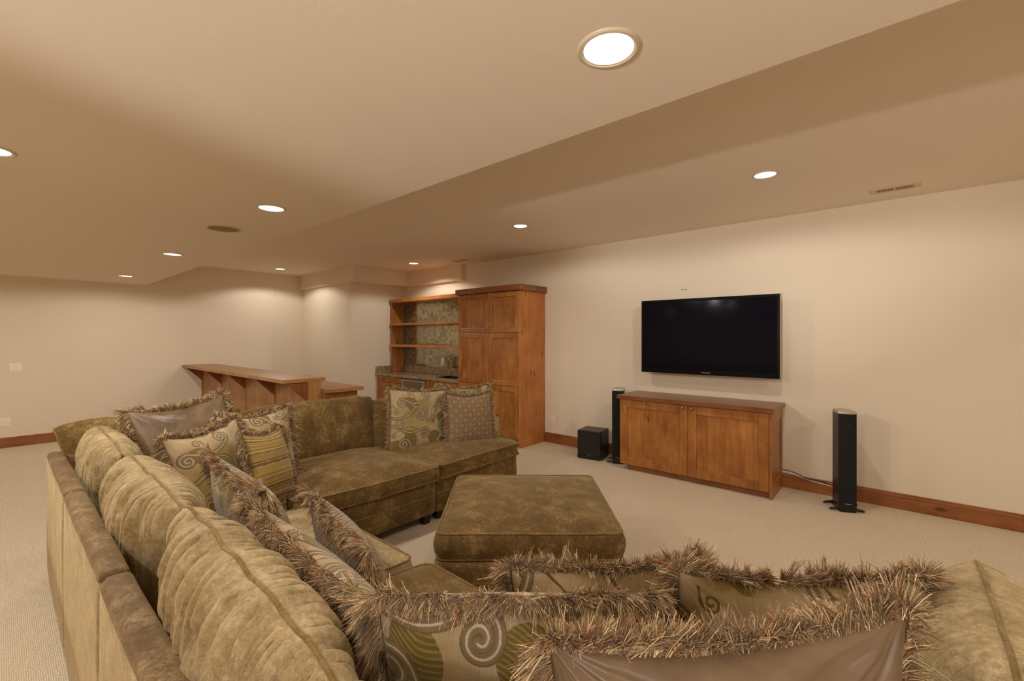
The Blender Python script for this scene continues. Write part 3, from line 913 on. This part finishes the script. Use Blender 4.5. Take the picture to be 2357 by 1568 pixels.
# ------------------------------------------------------------------ the sectional sofa
sofa = thing('sectional_sofa', 'large U-shaped olive brown velvet sectional sofa around the ottoman', 'sofa', (-2.2, 1.4, 0))
SEATZ0, SEATZ1 = .352, .462
BZ0, BZ1 = .085, .352                                    # upholstered base
RZ = .78                                                 # top of the back rail
def base_frame(poly, legs, rails, seed=0):
    """one section: base box, back rails (list of polygons) as one frame part, with welt and legs as sub-parts"""
    P = resample(round_poly(poly, .03), .05)
    mb = MB()
    n = len(P); c = P.mean(0)
    T = np.roll(P, -1, 0) - np.roll(P, 1, 0); T /= np.linalg.norm(T, axis=1)[:, None]
    N = np.stack([T[:, 1], -T[:, 0]], -1)
    zs = [(BZ0, -.006), (BZ0 + .006, 0), (.225, .0), (.232, -.002), (.239, .003), (BZ1 - .03, .005), (BZ1 - .006, 0), (BZ1, -.012)]
    R = [np.column_stack([P + N * d, np.full(n, z)]) for z, d in zs]
    V = np.concatenate(R); F = [list(range(n))[::-1]]
    for a in range(len(zs) - 1):
        for i in range(n): F.append([a * n + i, a * n + (i + 1) % n, (a + 1) * n + (i + 1) % n, (a + 1) * n + i])
    F.append([(len(zs) - 1) * n + i for i in range(n)])
    mb.add(V, F)
    fr = mb.build('frame', M['velvet'], sofa, True)
    for poly2, z1, bz in rails:
        Q = resample(round_poly(poly2, .028), .02)
        n2 = len(Q)
        T = np.roll(Q, -1, 0) - np.roll(Q, 1, 0); T /= np.linalg.norm(T, axis=1)[:, None]
        N = np.stack([T[:, 1], -T[:, 0]], -1)
        arc = np.arange(n2) * .02
        R = []
        for z, d in ((bz, -.008), (bz + .01, 0), (.3, .002), (.5, .003), (.66, .002), (z1 - .028, .002), (z1 - .012, -.003), (z1 - .003, -.010), (z1, -.022)):
            R.append(np.column_stack([Q + N * (d + fbm(arc * 6 + seed, np.full(n2, z * 5), 2) * .006)[:, None], z + fbm(arc * 4, np.full(n2, seed + .5), 2) * .008 * (z > .7)]))
        V = np.concatenate(R); m = len(R)
        F = [list(range(n2))[::-1]]
        for a in range(m - 1):
            for i in range(n2): F.append([a * n2 + i, a * n2 + (i + 1) % n2, (a + 1) * n2 + (i + 1) % n2, (a + 1) * n2 + i])
        F.append([(m - 1) * n2 + i for i in range(n2)])
        ro = MB().add(V, F).build('back_rail', M['velvet_lit'], fr, True)
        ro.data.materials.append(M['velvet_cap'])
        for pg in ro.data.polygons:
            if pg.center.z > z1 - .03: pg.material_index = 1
    MB().tube(R0 := np.column_stack([P + 0, np.full(n, .232)]), .005, 6, True).build('welt', M['piping'], fr, True)
    for lx, ly in legs:
        MB().box(lx - .03, ly - .03, 0, lx + .03, ly + .03, .09, .003).build('leg', M['leg'], fr)
    return fr

g = .004
# near row, facing the television: three straight sections and a corner at each end
XS = [-2.93, -1.82, -.70]
YF1 = 1.26
def back_y(x0, x1): return ([(x0, .20), (x1, .20), (x1, .278), (x0, .278)], RZ, .05)
base_frame([(-4.03, .21), (-2.93 - g, .21), (-2.93 - g, 1.2 - g), (-4.03, 1.2 - g)], [(-3.95, .28)],
           [back_y(-4.03, -2.93 - g), ([(-4.03, .285), (-3.952, .285), (-3.952, 1.196), (-4.03, 1.196)], RZ - .02, .05)], 1)
base_frame([(-2.93 + g, .21), (-1.82 - g, .21), (-1.76, YF1), (-2.75, YF1)], [(-1.86, 1.2)], [back_y(-2.93 + g, -1.82 - g)], 2)
base_frame([(-1.82 + g, .21), (-.70 - g, .21), (-.70 - g, YF1), (-1.76 + 2 * g, YF1)], [(-.78, 1.2)], [back_y(-1.82 + g, -.70 - g)], 3)
base_frame([(-.70 + g, .21), (.36, .21), (.36, 1.25 - g), (-.70 + g, 1.25 - g)], [(.3, .28)],
           [back_y(-.70 + g, .36), ([(.282, .285), (.36, .285), (.36, 1.246), (.282, 1.246)], RZ - .02, .05)], 4)
base_frame([(-.66, 1.25 + g), (.36, 1.25 + g), (.36, 1.72), (-.66, 1.72)], [(-.6, 1.66), (.3, 1.66)],
           [([(.282, 1.254), (.36, 1.254), (.36, 1.70), (.282, 1.70)], RZ, .05)], 5)
# far wing
base_frame([(-4.03, 1.2 + g), (-2.86, 1.2 + g), (-2.825, 1.75), (-2.83, 2.33 - g), (-4.03, 2.33 - g)], [(-2.90, 2.26)],
           [([(-4.03, 1.204), (-3.952, 1.204), (-3.952, 2.326), (-4.03, 2.326)], RZ, .05)], 6)
base_frame([(-2.83, 2.33 + g), (-2.85, 3.36), (-3.28, 3.52), (-4.03, 2.33 + g)][::-1], [(-2.91, 2.40), (-2.95, 3.30)],
           [([(-4.03, 2.34), (-3.95, 2.34), (-3.22, 3.50), (-3.29, 3.53)], .62, .05)], 7)

# seat cushions
cushion_block('seat_cushion', [(-3.95, .32), (-2.93 - g, .32), (-2.90 - g, 1.2 - g), (-3.95, 1.2 - g)], SEATZ0, SEATZ1, M['velvet'], sofa, seed=1)
cushion_block('seat_cushion', [(-2.93 + g, .32), (-1.82 - g, .32), (-1.72, 1.28), (-2.72, 1.28)], SEATZ0, SEATZ1, M['velvet_lit'], sofa, dome=.05, seed=2)
cushion_block('seat_cushion', [(-1.82 + g, .32), (-.70 - g, .32), (-.72 - g, 1.28), (-1.64, 1.30)], SEATZ0, SEATZ1, M['velvet'], sofa, dome=.05, seed=3)
cushion_block('seat_cushion', [(-.70 + g, .32), (.27, .32), (.27, 1.25 - g), (-.70 + g, 1.25 - g)], SEATZ0, SEATZ1, M['velvet'], sofa, seed=4)
cushion_block('seat_cushion', [(-.68, 1.25 + g), (.27, 1.25 + g), (.27, 1.70), (-.68, 1.70)], SEATZ0, SEATZ1, M['velvet'], sofa, seed=5)
cushion_block('seat_cushion', [(-3.95, 1.2 + g), (-2.85, 1.22 + g), (-2.785, 1.75), (-2.78, 2.33 - g), (-3.95, 2.33 - g)], SEATZ0, SEATZ1, M['velvet'], sofa, dome=.055, seed=6, wrink=.006)
cushion_block('seat_cushion', [(-2.79, 2.33 + g), (-2.825, 3.37), (-3.20, 3.47), (-3.93, 2.33 + g)][::-1], SEATZ0, SEATZ1, M['velvet'], sofa, dome=.05, seed=7, wrink=.006)

# back cushions (local x along the back, y thickness, z up)
def back_cushion(cx, cy, zc, ang, w, h, th, lean, mat, seed, roll=0.0, **kw):
    Mx = Matrix.Translation((cx, cy, zc)) @ Matrix.Rotation(ang, 4, 'Z') @ Matrix.Rotation(lean, 4, 'X') @ Matrix.Rotation(roll, 4, 'Y')
    return knife_cushion('back_cushion', w, h, th, Mx, mat, sofa, seed=seed, **kw)
HB = .56
ZB = .70
VL = M['velvet_lit']
back_cushion(-3.37, .425, ZB, 0, .93, HB, .27, .10, VL, 1, nu=220, nv=90, pleat=.016, pfreq=24)
back_cushion(-2.315, .425, ZB, 0, 1.02, HB + .01, .29, .10, VL, 2, nu=320, nv=120, pleat=.024, pfreq=26)
back_cushion(-1.225, .41, ZB - .005, 0, 1.0, HB + .02, .27, .10, VL, 3, roll=.09, nu=420, nv=160, pleat=.030, pfreq=26)
back_cushion(-.18, .42, ZB, 0, 1.04, HB, .28, .10, VL, 4, nu=200, nv=100, pleat=.008)
back_cushion(.155, 1.33, ZB + .01, PI / 2, .62, HB, .30, -.08 + .02, VL, 5, nu=160, nv=110, pleat=.008)
back_cushion(-3.85, .73, ZB + .01, -PI / 2, 1.02, HB + .03, .22, .10, M['velvet'], 6, pleat=.004, taper=.06, pinch=.07)
back_cushion(-3.80, 1.78, ZB - .005, -PI / 2, 1.14, HB, .22, .14, M['velvet'], 7, pleat=.002, nu=140, pinch=.02)
ang8 = math.atan2(3.47 - 2.36, -3.22 + 3.82)
back_cushion(-3.56, 2.84, ZB - .03, ang8 - PI, 1.26, HB - .03, .2, .16, M['velvet'], 8, pleat=.002, nu=140, pinch=.02)

# ------------------------------------------------------------------ ottoman
ott = thing('ottoman', 'square olive velvet ottoman in the middle of the sectional', 'ottoman', (-1.81, 2.225, 0))
A = math.radians(41.0)
def rot2(p): return (-1.81 + p[0] * math.cos(A) - p[1] * math.sin(A), 2.225 + p[0] * math.sin(A) + p[1] * math.cos(A))
h = .50
sq = lambda s: [rot2((-s, -s)), rot2((s, -s)), rot2((s, s)), rot2((-s, s))]
cushion_block('cushion', sq(h), .312, .455, M['velvet'], ott, r=.05, dome=.05, bulge=.022, seed=11, wrink=.005, pr=.006)
cushion_block('base', sq(h + .008), .06, .308, M['velvet'], ott, r=.03, dome=.0, bulge=.008, seed=12, wrink=.002, pipe=False, pipe_bottom=False)
P = resample(round_poly(sq(h + .012), .03), .03)
MB().tube(np.column_stack([P, np.full(len(P), .20)]), .006, 6, True).build('welt', M['piping'], ott, True)
for sx in (-1, 1):
    for sy in (-1, 1):
        p = rot2((sx * .44, sy * .44)); MB().box(p[0] - .03, p[1] - .03, 0, p[0] + .03, p[1] + .03, .064, .003).build('leg', M['leg'], ott)

# ------------------------------------------------------------------ woven patterns for the throw pillows
def arc_spiral(cx, cy, r_out, r_in, turns, a0, hand, n=160):
    u = np.linspace(0, 1, n); th = a0 + hand * u * turns * 2 * PI
    r = r_out + (r_in - r_out) * u ** .85
    return np.stack([cx + r * np.cos(th), cy + r * np.sin(th)], -1)
def tail(P, hand, length, curv, n=60):
    """leave the outer end of a spiral tangentially and curl the other way"""
    d = P[0] - P[1]; a = math.atan2(d[1], d[0]); s = np.linspace(0, length, n); ang = a + hand * curv * s ** 1.5
    ds = s[1] - s[0]
    x = P[0][0] + np.cumsum(np.cos(ang)) * ds; y = P[0][1] + np.cumsum(np.sin(ang)) * ds
    return np.stack([x, y], -1)[::-1]

def paisley(px=720):
    """a 0..1 square of scrolls, curls and ribbed leaves, as linear colours"""
    g = np.linspace(0, 1, px); X, Y = np.meshgrid(g, g, indexing='ij')
    def dist(curves, R):
        D = np.full((px, px), 9.0)
        for C in curves:
            for x, y in C[::1]:
                i0, i1 = int((x - R) * px), int((x + R) * px) + 1; j0, j1 = int((y - R) * px), int((y + R) * px) + 1
                i0, i1, j0, j1 = max(i0, 0), min(i1, px), max(j0, 0), min(j1, px)
                if i0 >= i1 or j0 >= j1: continue
                d = np.hypot(X[i0:i1, j0:j1] - x, Y[i0:i1, j0:j1] - y)
                np.minimum(D[i0:i1, j0:j1], d, out=D[i0:i1, j0:j1])
        return D
    big, thin, leaves = [], [], []
    for cx, cy, r, a, hnd, ln, cv in [(.45, .60, .13, 2.6, -1, .42, -5.5), (.82, .42, .085, .4, 1, .30, 6), (.52, .30, .085, 2.2, -1, .34, -6),
                                      (.16, .76, .07, 1.0, 1, .22, 7), (.83, .80, .09, 3.2, -1, .36, -5), (.20, .14, .09, .2, 1, .34, 5),
                                      (.72, .08, .08, 2.6, -1, .3, -6), (.10, .45, .06, 4.2, 1, .25, 7), (.56, .93, .07, 5.2, 1, .28, 6)]:
        S = arc_spiral(cx, cy, r, r * .16, 1.7, a, hnd)
        big.append(S); big.append(tail(S, hnd, ln, cv * -.9))
    for cx, cy, r, a, hnd, ln, cv in [(.30, .92, .05, 0, 1, .4, 4), (.92, .60, .05, 2, -1, .35, 5), (.06, .62, .045, 1, -1, .4, 5), (.66, .50, .035, 3, 1, .4, 6),
                                      (.38, .10, .045, 4, -1, .4, 5), (.93, .20, .05, 5, 1, .42, 4), (.05, .27, .04, 2, 1, .4, 5), (.70, .70, .035, 1, 1, .3, 6), (.95, .95, .04, 3, 1, .4, 5)]:
        S = arc_spiral(cx, cy, r, r * .2, 1.4, a, hnd)
        thin.append(S); thin.append(tail(S, hnd, ln, cv * -1))
    Db = dist(big, .035); Dt = dist(thin, .012)
    C = np.empty((px, px, 3))
    ground = np.array(lin((184, 160, 124))); ground2 = np.array(lin((158, 136, 82)))
    olive = np.array(lin((112, 94, 38))); taupe = np.array(lin((128, 108, 84))); cream = np.array(lin((206, 186, 146))); brown = np.array(lin((96, 74, 42)))
    m = np.clip((fbm(X * 4 + 3, Y * 4 + 5, 3) + .1) * 4, 0, 1)[..., None]
    C[:] = ground * (1 - m) + ground2 * m
    rib = (np.sin(X * px * PI / 5) > .8)[..., None] * .10
    C *= 1 - rib
    # ribbed leaves
    for bx, by, ang, L, Wd in [(.22, .86, -1.2, .26, .10), (.30, .34, -2.0, .28, .11), (.74, .60, -1.0, .30, .10), (.60, .16, .6, .22, .09), (.96, .05, 2.2, .25, .09), (.04, .02, .9, .2, .09)]:
        dx, dy = X - bx, Y - by
        u = (dx * math.cos(ang) + dy * math.sin(ang)) / L; v = (-dx * math.sin(ang) + dy * math.cos(ang)) / Wd
        v = v - .5 * np.sin(u * 2.4)
        inside = (u > 0) & (u < 1) & (np.abs(v) < np.sqrt(np.clip(np.sin(PI * np.clip(u, 0, 1) ** .7), 0, 1)))
        st = np.sin((u * 13 + np.abs(v) ** 1.5 * 2.2) * 2 * PI)
        C[inside & (st > -.45)] = olive
        C[inside & (st <= -.45)] = ground2 * .8
    k = Dt < .0055; C[k] = brown * .6 + olive * .4
    k = Db < .0235; C[k] = olive
    k = Db < .0175; C[k] = taupe
    k = (Db < .004); C[k] = cream
    return C
PAIS = paisley()
def samp(T, u, v):
    n = T.shape[0]
    x = (u % 1.0) * (n - 1); y = (v % 1.0) * (n - 1)
    i = np.clip(x.astype(int), 0, n - 2); j = np.clip(y.astype(int), 0, n - 2); fx = (x - i)[..., None]; fy = (y - j)[..., None]
    return (T[i, j] * (1 - fx) + T[i + 1, j] * fx) * (1 - fy) + (T[i, j + 1] * (1 - fx) + T[i + 1, j + 1] * fx) * fy
def pat_paisley(off, flip=1):
    return lambda u, v: samp(PAIS, (u * flip) * .98 + off[0], v * .98 + off[1])
def pat_lattice(u, v):
    k = 6.6
    a = u * k + v * k * .95; b_ = u * k - v * k * .95
    fa = np.abs(a - np.round(a)); fb = np.abs(b_ - np.round(b_)); e = np.minimum(fa, fb)
    gap = np.array(lin((168, 140, 96))); ln = np.array(lin((92, 70, 34))); fill = np.array(lin((152, 128, 104)))
    w1 = np.clip((e - .055) / .03, 0, 1)[..., None]; w2 = np.clip((e - .15) / .03, 0, 1)[..., None]
    return (gap * (1 - w1) + ln * w1) * (1 - w2) + fill * w2
_str = rng.random(400)
def pat_stripe(u, v):
    s = v * 105 + u * 3.0
    i = np.floor(s).astype(int) % 400; r = _str[i]
    pal = np.array([lin((168, 140, 76)), lin((152, 124, 62)), lin((186, 160, 98)), lin((96, 72, 46)), lin((138, 114, 78))])
    idx = np.select([r < .34, r < .58, r < .74, r < .90], [0, 1, 2, 3], 4)
    return pal[idx]

YARN = np.array([lin(c) for c in [(178, 150, 111), (161, 135, 102), (204, 174, 126), (143, 122, 93), (224, 194, 143), (150, 91, 52), (130, 109, 82), (117, 95, 71), (235, 209, 161), (172, 148, 119)]])
def fringe(parent, S, O, Nn, Tn, length, count, r, seed, droop=.4, lean=0.0, spread=.7, segs=3):
    """S seam points, O outward, Nn pillow normal, Tn tangent (world); strands gathered in little tufts"""
    rg = np.random.default_rng(seed)
    m = len(S)
    d = np.r_[0, np.cumsum(np.linalg.norm(np.diff(np.vstack([S, S[:1]]), axis=0), axis=1))]
    per = 16
    nt = max(1, count // per)
    pos_t = np.sort(rg.random(nt)) * d[-1]
    big = fbm(pos_t * 14 + seed, np.full(nt, seed * 1.3), 2)
    big2 = fbm(pos_t * 22 + seed * 2, np.full(nt, seed * 2.3), 2)
    tufts = np.repeat(np.arange(nt), per)
    n = len(tufts)
    pos = (pos_t[tufts] + rg.normal(0, .0032, n)) % d[-1]
    fi = np.interp(pos, d, np.arange(m + 1)); i = fi.astype(int) % m; f = (fi - np.floor(fi))[:, None]; i2 = (i + 1) % m
    lp = lambda A_: A_[i] * (1 - f) + A_[i2] * f
    B, o_, nn, tt = lp(S), lp(O), lp(Nn), lp(Tn)
    tilt = (big * 4.0 * spread + lean + rg.normal(0, .2, nt))[tufts] + rg.normal(0, .07, n)
    side = (big2 * 3.0 + rg.normal(0, .18, nt))[tufts] + rg.normal(0, .06, n)
    dirv = o_ + nn * tilt[:, None] + tt * side[:, None]
    dirv /= np.linalg.norm(dirv, axis=1)[:, None]
    L = length * (1 + rg.normal(0, .08, nt)[tufts] + rg.normal(0, .10, n)) * np.where(rg.random(n) < .03, 1.35, 1.0)
    B = B + nn * rg.normal(0, .0035, n)[:, None] + o_ * .001
    droopv = droop * (.6 + .8 * rg.random(n))
    curl = np.repeat(rg.normal(0, .28, (nt, 3)), per, axis=0) + rg.normal(0, .08, (n, 3))
    sides = 2
    pts = []
    for k in range(segs + 1):
        u = k / segs
        pts.append(B + dirv * (L * u)[:, None] + np.array([0, 0, -1.0]) * (L * droopv * u * u)[:, None] + curl * (L * u * u)[:, None])
    pts = np.stack(pts, 1)
    ax = np.cross(dirv, rg.normal(0, 1, (n, 3))); ax /= np.linalg.norm(ax, axis=1)[:, None]; bx = np.cross(dirv, ax)
    prof = np.array([1.0, 1.1, 1.0, .75])[:segs + 1] if segs == 3 else np.linspace(1, .8, segs + 1)
    ang = np.arange(sides) * 2 * PI / sides
    V = pts[:, :, None, :] + r * prof[None, :, None, None] * np.array([1.0, -1.0])[None, None, :, None] * ax[:, None, None, :]
    base = (np.arange(n) * (segs + 1) * sides)[:, None, None]
    kk = np.arange(segs)[None, :, None]; ss = np.zeros((1, 1, 1), int); s2 = ss + 1
    F = np.stack(np.broadcast_arrays(base + kk * sides + ss, base + kk * sides + s2, base + (kk + 1) * sides + s2, base + (kk + 1) * sides + ss), -1).reshape(-1, 4)
    tc = rg.integers(0, len(YARN), nt)[tufts]
    own = rg.integers(0, len(YARN), n)
    ci = np.where(rg.random(n) < .35, tc, own)
    col = YARN[ci] * (.85 + .3 * rg.random(n))[:, None]
    colv = np.repeat(col, (segs + 1) * sides, axis=0)
    o = fast_mesh('fringe', V.reshape(-1, 3), F, M['fringe'], parent, True, colv)
    tag(o, kind='stuff')
    return o

def throw_pillow(name, label, TL, TR, h, th, lean, pattern, n=110, seed=0, flen=.038, fcount=3000, fr=.0013, droop=.45, pinch=.07, flean=0.0, spread=.7, group=None, slump=.03, mat=None, wr=.004, skip_bottom=False, margin=.03, chop=0.0):
    """TL, TR: the two top corners as seen from the camera; lean > 0 tips the top away from the camera side"""
    TL = np.array(TL, float); TR = np.array(TR, float)
    ex = TR - TL; w = np.linalg.norm(ex) - 2 * margin; ex /= np.linalg.norm(ex)
    nc = np.array([ex[1], -ex[0], 0.0]); nc /= np.linalg.norm(nc)          # toward the camera
    upv = np.cross(ex, -nc); upv /= np.linalg.norm(upv)
    if upv[2] < 0: upv = -upv
    up = upv * math.cos(lean) - nc * math.sin(lean)
    nrm = np.cross(ex, up); nrm /= np.linalg.norm(nrm)
    if nrm @ nc < 0: nrm = -nrm
    top = (TL + TR) / 2 - up * margin
    cen = top - up * h / 2
    bot = cen - up * h / 2
    t = thing(name, label, 'pillow', tuple(bot), 0, group)
    U, V = np.meshgrid(np.linspace(-1, 1, n), np.linspace(-1, 1, n), indexing='ij')
    U = np.sin(U * PI / 2) * .4 + U * .6; V = np.sin(V * PI / 2) * .4 + V * .6
    ru = U * w / 2 * (1 - pinch * (1 - V ** 2) * np.abs(U) ** 1.5)
    rv = V * h / 2 * (1 - pinch * (1 - U ** 2) * np.abs(V) ** 1.5)
    rv = rv - (slump + chop * np.exp(-(U / .35) ** 2)) * (1 - U ** 2) * np.clip((V + .2) / 1.2, 0, 1) ** 2
    prof = (np.clip(1 - np.abs(U) ** 2.2, 0, 1) ** .55) * (np.clip(1 - np.abs(V) ** 2.2, 0, 1) ** .55)
    bend = -.04 * (V * .5 + .5) ** 2 * 0
    outs = []; cols = []
    for s in (1, -1):
        cr = np.sqrt((1 - np.abs(U)) ** 2 + (1 - np.abs(V)) ** 2)
        angc = np.arctan2(1 - np.abs(V), 1 - np.abs(U)) * 5 + seed + np.sign(U) * 2 + np.sign(V)
        wrk = fbm(angc + s, cr * 1.2 + seed, 2) * np.exp(-cr * 1.6) * 3.0 + fbm(U * 2.3 + seed * 2, V * 2.3 + s * 3, 3) * 1.4
        y = s * (th / 2 * prof + wrk * wr * np.clip(prof * 2.5, 0, 1))
        Vv = cen + ru[..., None] * ex + rv[..., None] * up + y[..., None] * nrm
        outs.append(Vv.reshape(-1, 3))
        if pattern is not None:
            cols.append(pattern(U * .5 * w / .6 * (1 if s > 0 else -1) + .5, V * .5 * h / .6 + .5).reshape(-1, 3))
    VV = np.concatenate(outs)
    F = np.vstack([grid_faces(n, n, 0, True), grid_faces(n, n, n * n, False)])
    # make the faces look outward
    if np.dot(np.cross(ex, up), nrm) > 0: F = F[:, ::-1]
    fast_mesh('cover', VV, F, mat or M['dye'], t, True, np.concatenate(cols) if cols else None)
    si = np.array(list(range(0, n)) + [i * n + n - 1 for i in range(1, n)] + [(n - 1) * n + j for j in range(n - 2, -1, -1)] + [i * n for i in range(n - 2, 0, -1)])
    S = (VV[si] + VV[si + n * n]) / 2
    Tn = np.roll(S, -1, 0) - np.roll(S, 1, 0); Tn /= np.linalg.norm(Tn, axis=1)[:, None] + 1e-9
    O = np.cross(Tn, nrm); c0 = S.mean(0)
    if ((O * (S - c0)).sum(1)).mean() < 0: O = -O
    # ease the corners
    for _ in range(6): O = (O + np.roll(O, 1, 0) + np.roll(O, -1, 0)) / 3
    O /= np.linalg.norm(O, axis=1)[:, None]
    Nn = np.broadcast_to(nrm, S.shape).copy()
    MB().tube(S + O * .001, .0045, 6, True).build('braid', M['braid'], t, True)
    fringe(t, S, O, Nn, Tn, flen, int(fcount * 2.2), fr * .8, seed + 100, droop, flean, spread)
    return t
M['braid'] = m_plain('rust_braid', (112, 74, 44), .7, 0, .6, 900)

GP = 'fringed throw pillows on the sectional'
# corner at the far left
throw_pillow('throw_pillow', 'dark brown satin fringed pillow in the far corner of the sofa', (-3.50, .47, 1.08), (-3.68, 1.08, 1.13), .62, .20, .30, None, 90, 1, .042, 6000, .0014, spread=.4, mat=M['satin'], wr=.012, group=GP)
throw_pillow('throw_pillow', 'paisley fringed pillow leaning in front of the brown satin pillow', (-3.05, .55, .97), (-3.34, 1.05, 1.0), .54, .19, .32, pat_paisley((.0, .1)), 130, 2, .040, 6000, .0014, spread=.4, group=GP)
throw_pillow('throw_pillow', 'paisley fringed pillow standing behind the striped pillow', (-3.38, .90, 1.01), (-3.46, 1.45, 1.02), .56, .19, .22, pat_paisley((.35, .55)), 130, 3, .034, 5600, .0014, spread=.35, group=GP)
throw_pillow('throw_pillow', 'small yellow and brown striped pillow with fringe', (-3.00, .93, .95), (-3.19, 1.27, .94), .46, .16, .30, pat_stripe, 240, 4, .032, 4400, .0014, spread=.4, group=GP)
# on the near row
throw_pillow('throw_pillow', 'paisley fringed pillow leaning against the middle near back cushion', (-2.55, .66, .98), (-1.78, .66, .94), .54, .20, -.30, pat_paisley((.5, .2)), 150, 5, .040, 7000, .0012, flean=.45, droop=.6, group=GP)
throw_pillow('throw_pillow', 'large paisley fringed pillow leaning between near cushions, ahead of the corner pillows', (-1.655, .53, 1.0), (-.83, .55, .925), .56, .22, -.30, pat_paisley((.2, .7)), 220, 6, .042, 11000, .001, flean=.45, droop=.6, group=GP)
throw_pillow('throw_pillow', 'small lattice patterned fringed pillow in front of the near paisley pillows', (-2.08, .92, .85), (-1.38, .84, .78), .42, .16, -.35, pat_lattice, 200, 7, .038, 6500, .0011, flean=.4, droop=.6, group=GP)
# far wing
throw_pillow('throw_pillow', 'paisley pillow beside the diamond pillow at the far end of the sofa', (-3.60, 2.36, 1.05), (-3.42, 3.0, 1.0), .60, .18, .18, pat_paisley((.0, .0)), 150, 8, .028, 6500, .0014, spread=.2, slump=.005, group=GP)
throw_pillow('throw_pillow', 'paisley pillow hidden behind the diamond pillow', (-3.52, 2.86, 1.05), (-3.24, 3.38, 1.04), .56, .15, .22, pat_paisley((.6, .3)), 110, 9, .030, 5600, .0014, spread=.3, group=GP)
throw_pillow('throw_pillow', 'square taupe pillow with gold diamond lattice at the far sofa end', (-3.33, 2.80, .985), (-3.12, 3.30, .985), .50, .16, .16, pat_lattice, 200, 10, .028, 6000, .0014, spread=.2, group=GP)
# corner next to the camera
throw_pillow('throw_pillow', 'paisley pillow at the bottom, left of the near brown satin pillow', (-.85, .50, .985), (-.36, .92, .985), .54, .20, -.26, pat_paisley((.15, .45)), 280, 11, .040, 15000, .0008, flean=.55, spread=.45, slump=.0, pinch=.03, droop=.7, group=GP)
throw_pillow('throw_pillow', 'paisley pillow with its upright fringe in front of the ottoman', (-.78, .84, .93), (-.36, 1.19, .96), .50, .18, -.30, pat_paisley((.55, .8)), 160, 12, .034, 11000, .0009, flean=0.0, droop=.25, slump=.01, pinch=.04, group=GP)
throw_pillow('throw_pillow', 'paisley pillow behind the near satin pillow, right of the ottoman', (-.40, .99, 1.0), (.07, 1.38, .99), .54, .18, -.30, pat_paisley((.8, .1)), 180, 13, .036, 12000, .0009, flean=0.0, droop=.25, slump=.02, pinch=.05, group=GP)
throw_pillow('throw_pillow', 'nearest brown satin pillow with thick fringe, at the bottom right', (-.40, .49, 1.088), (.03, .86, 1.14), .63, .22, -.22, None, 200, 14, .034, 16000, .0008, mat=M['satin'], wr=.028, flean=-.15, droop=.25, spread=.45, slump=.025, pinch=.04, group=GP)
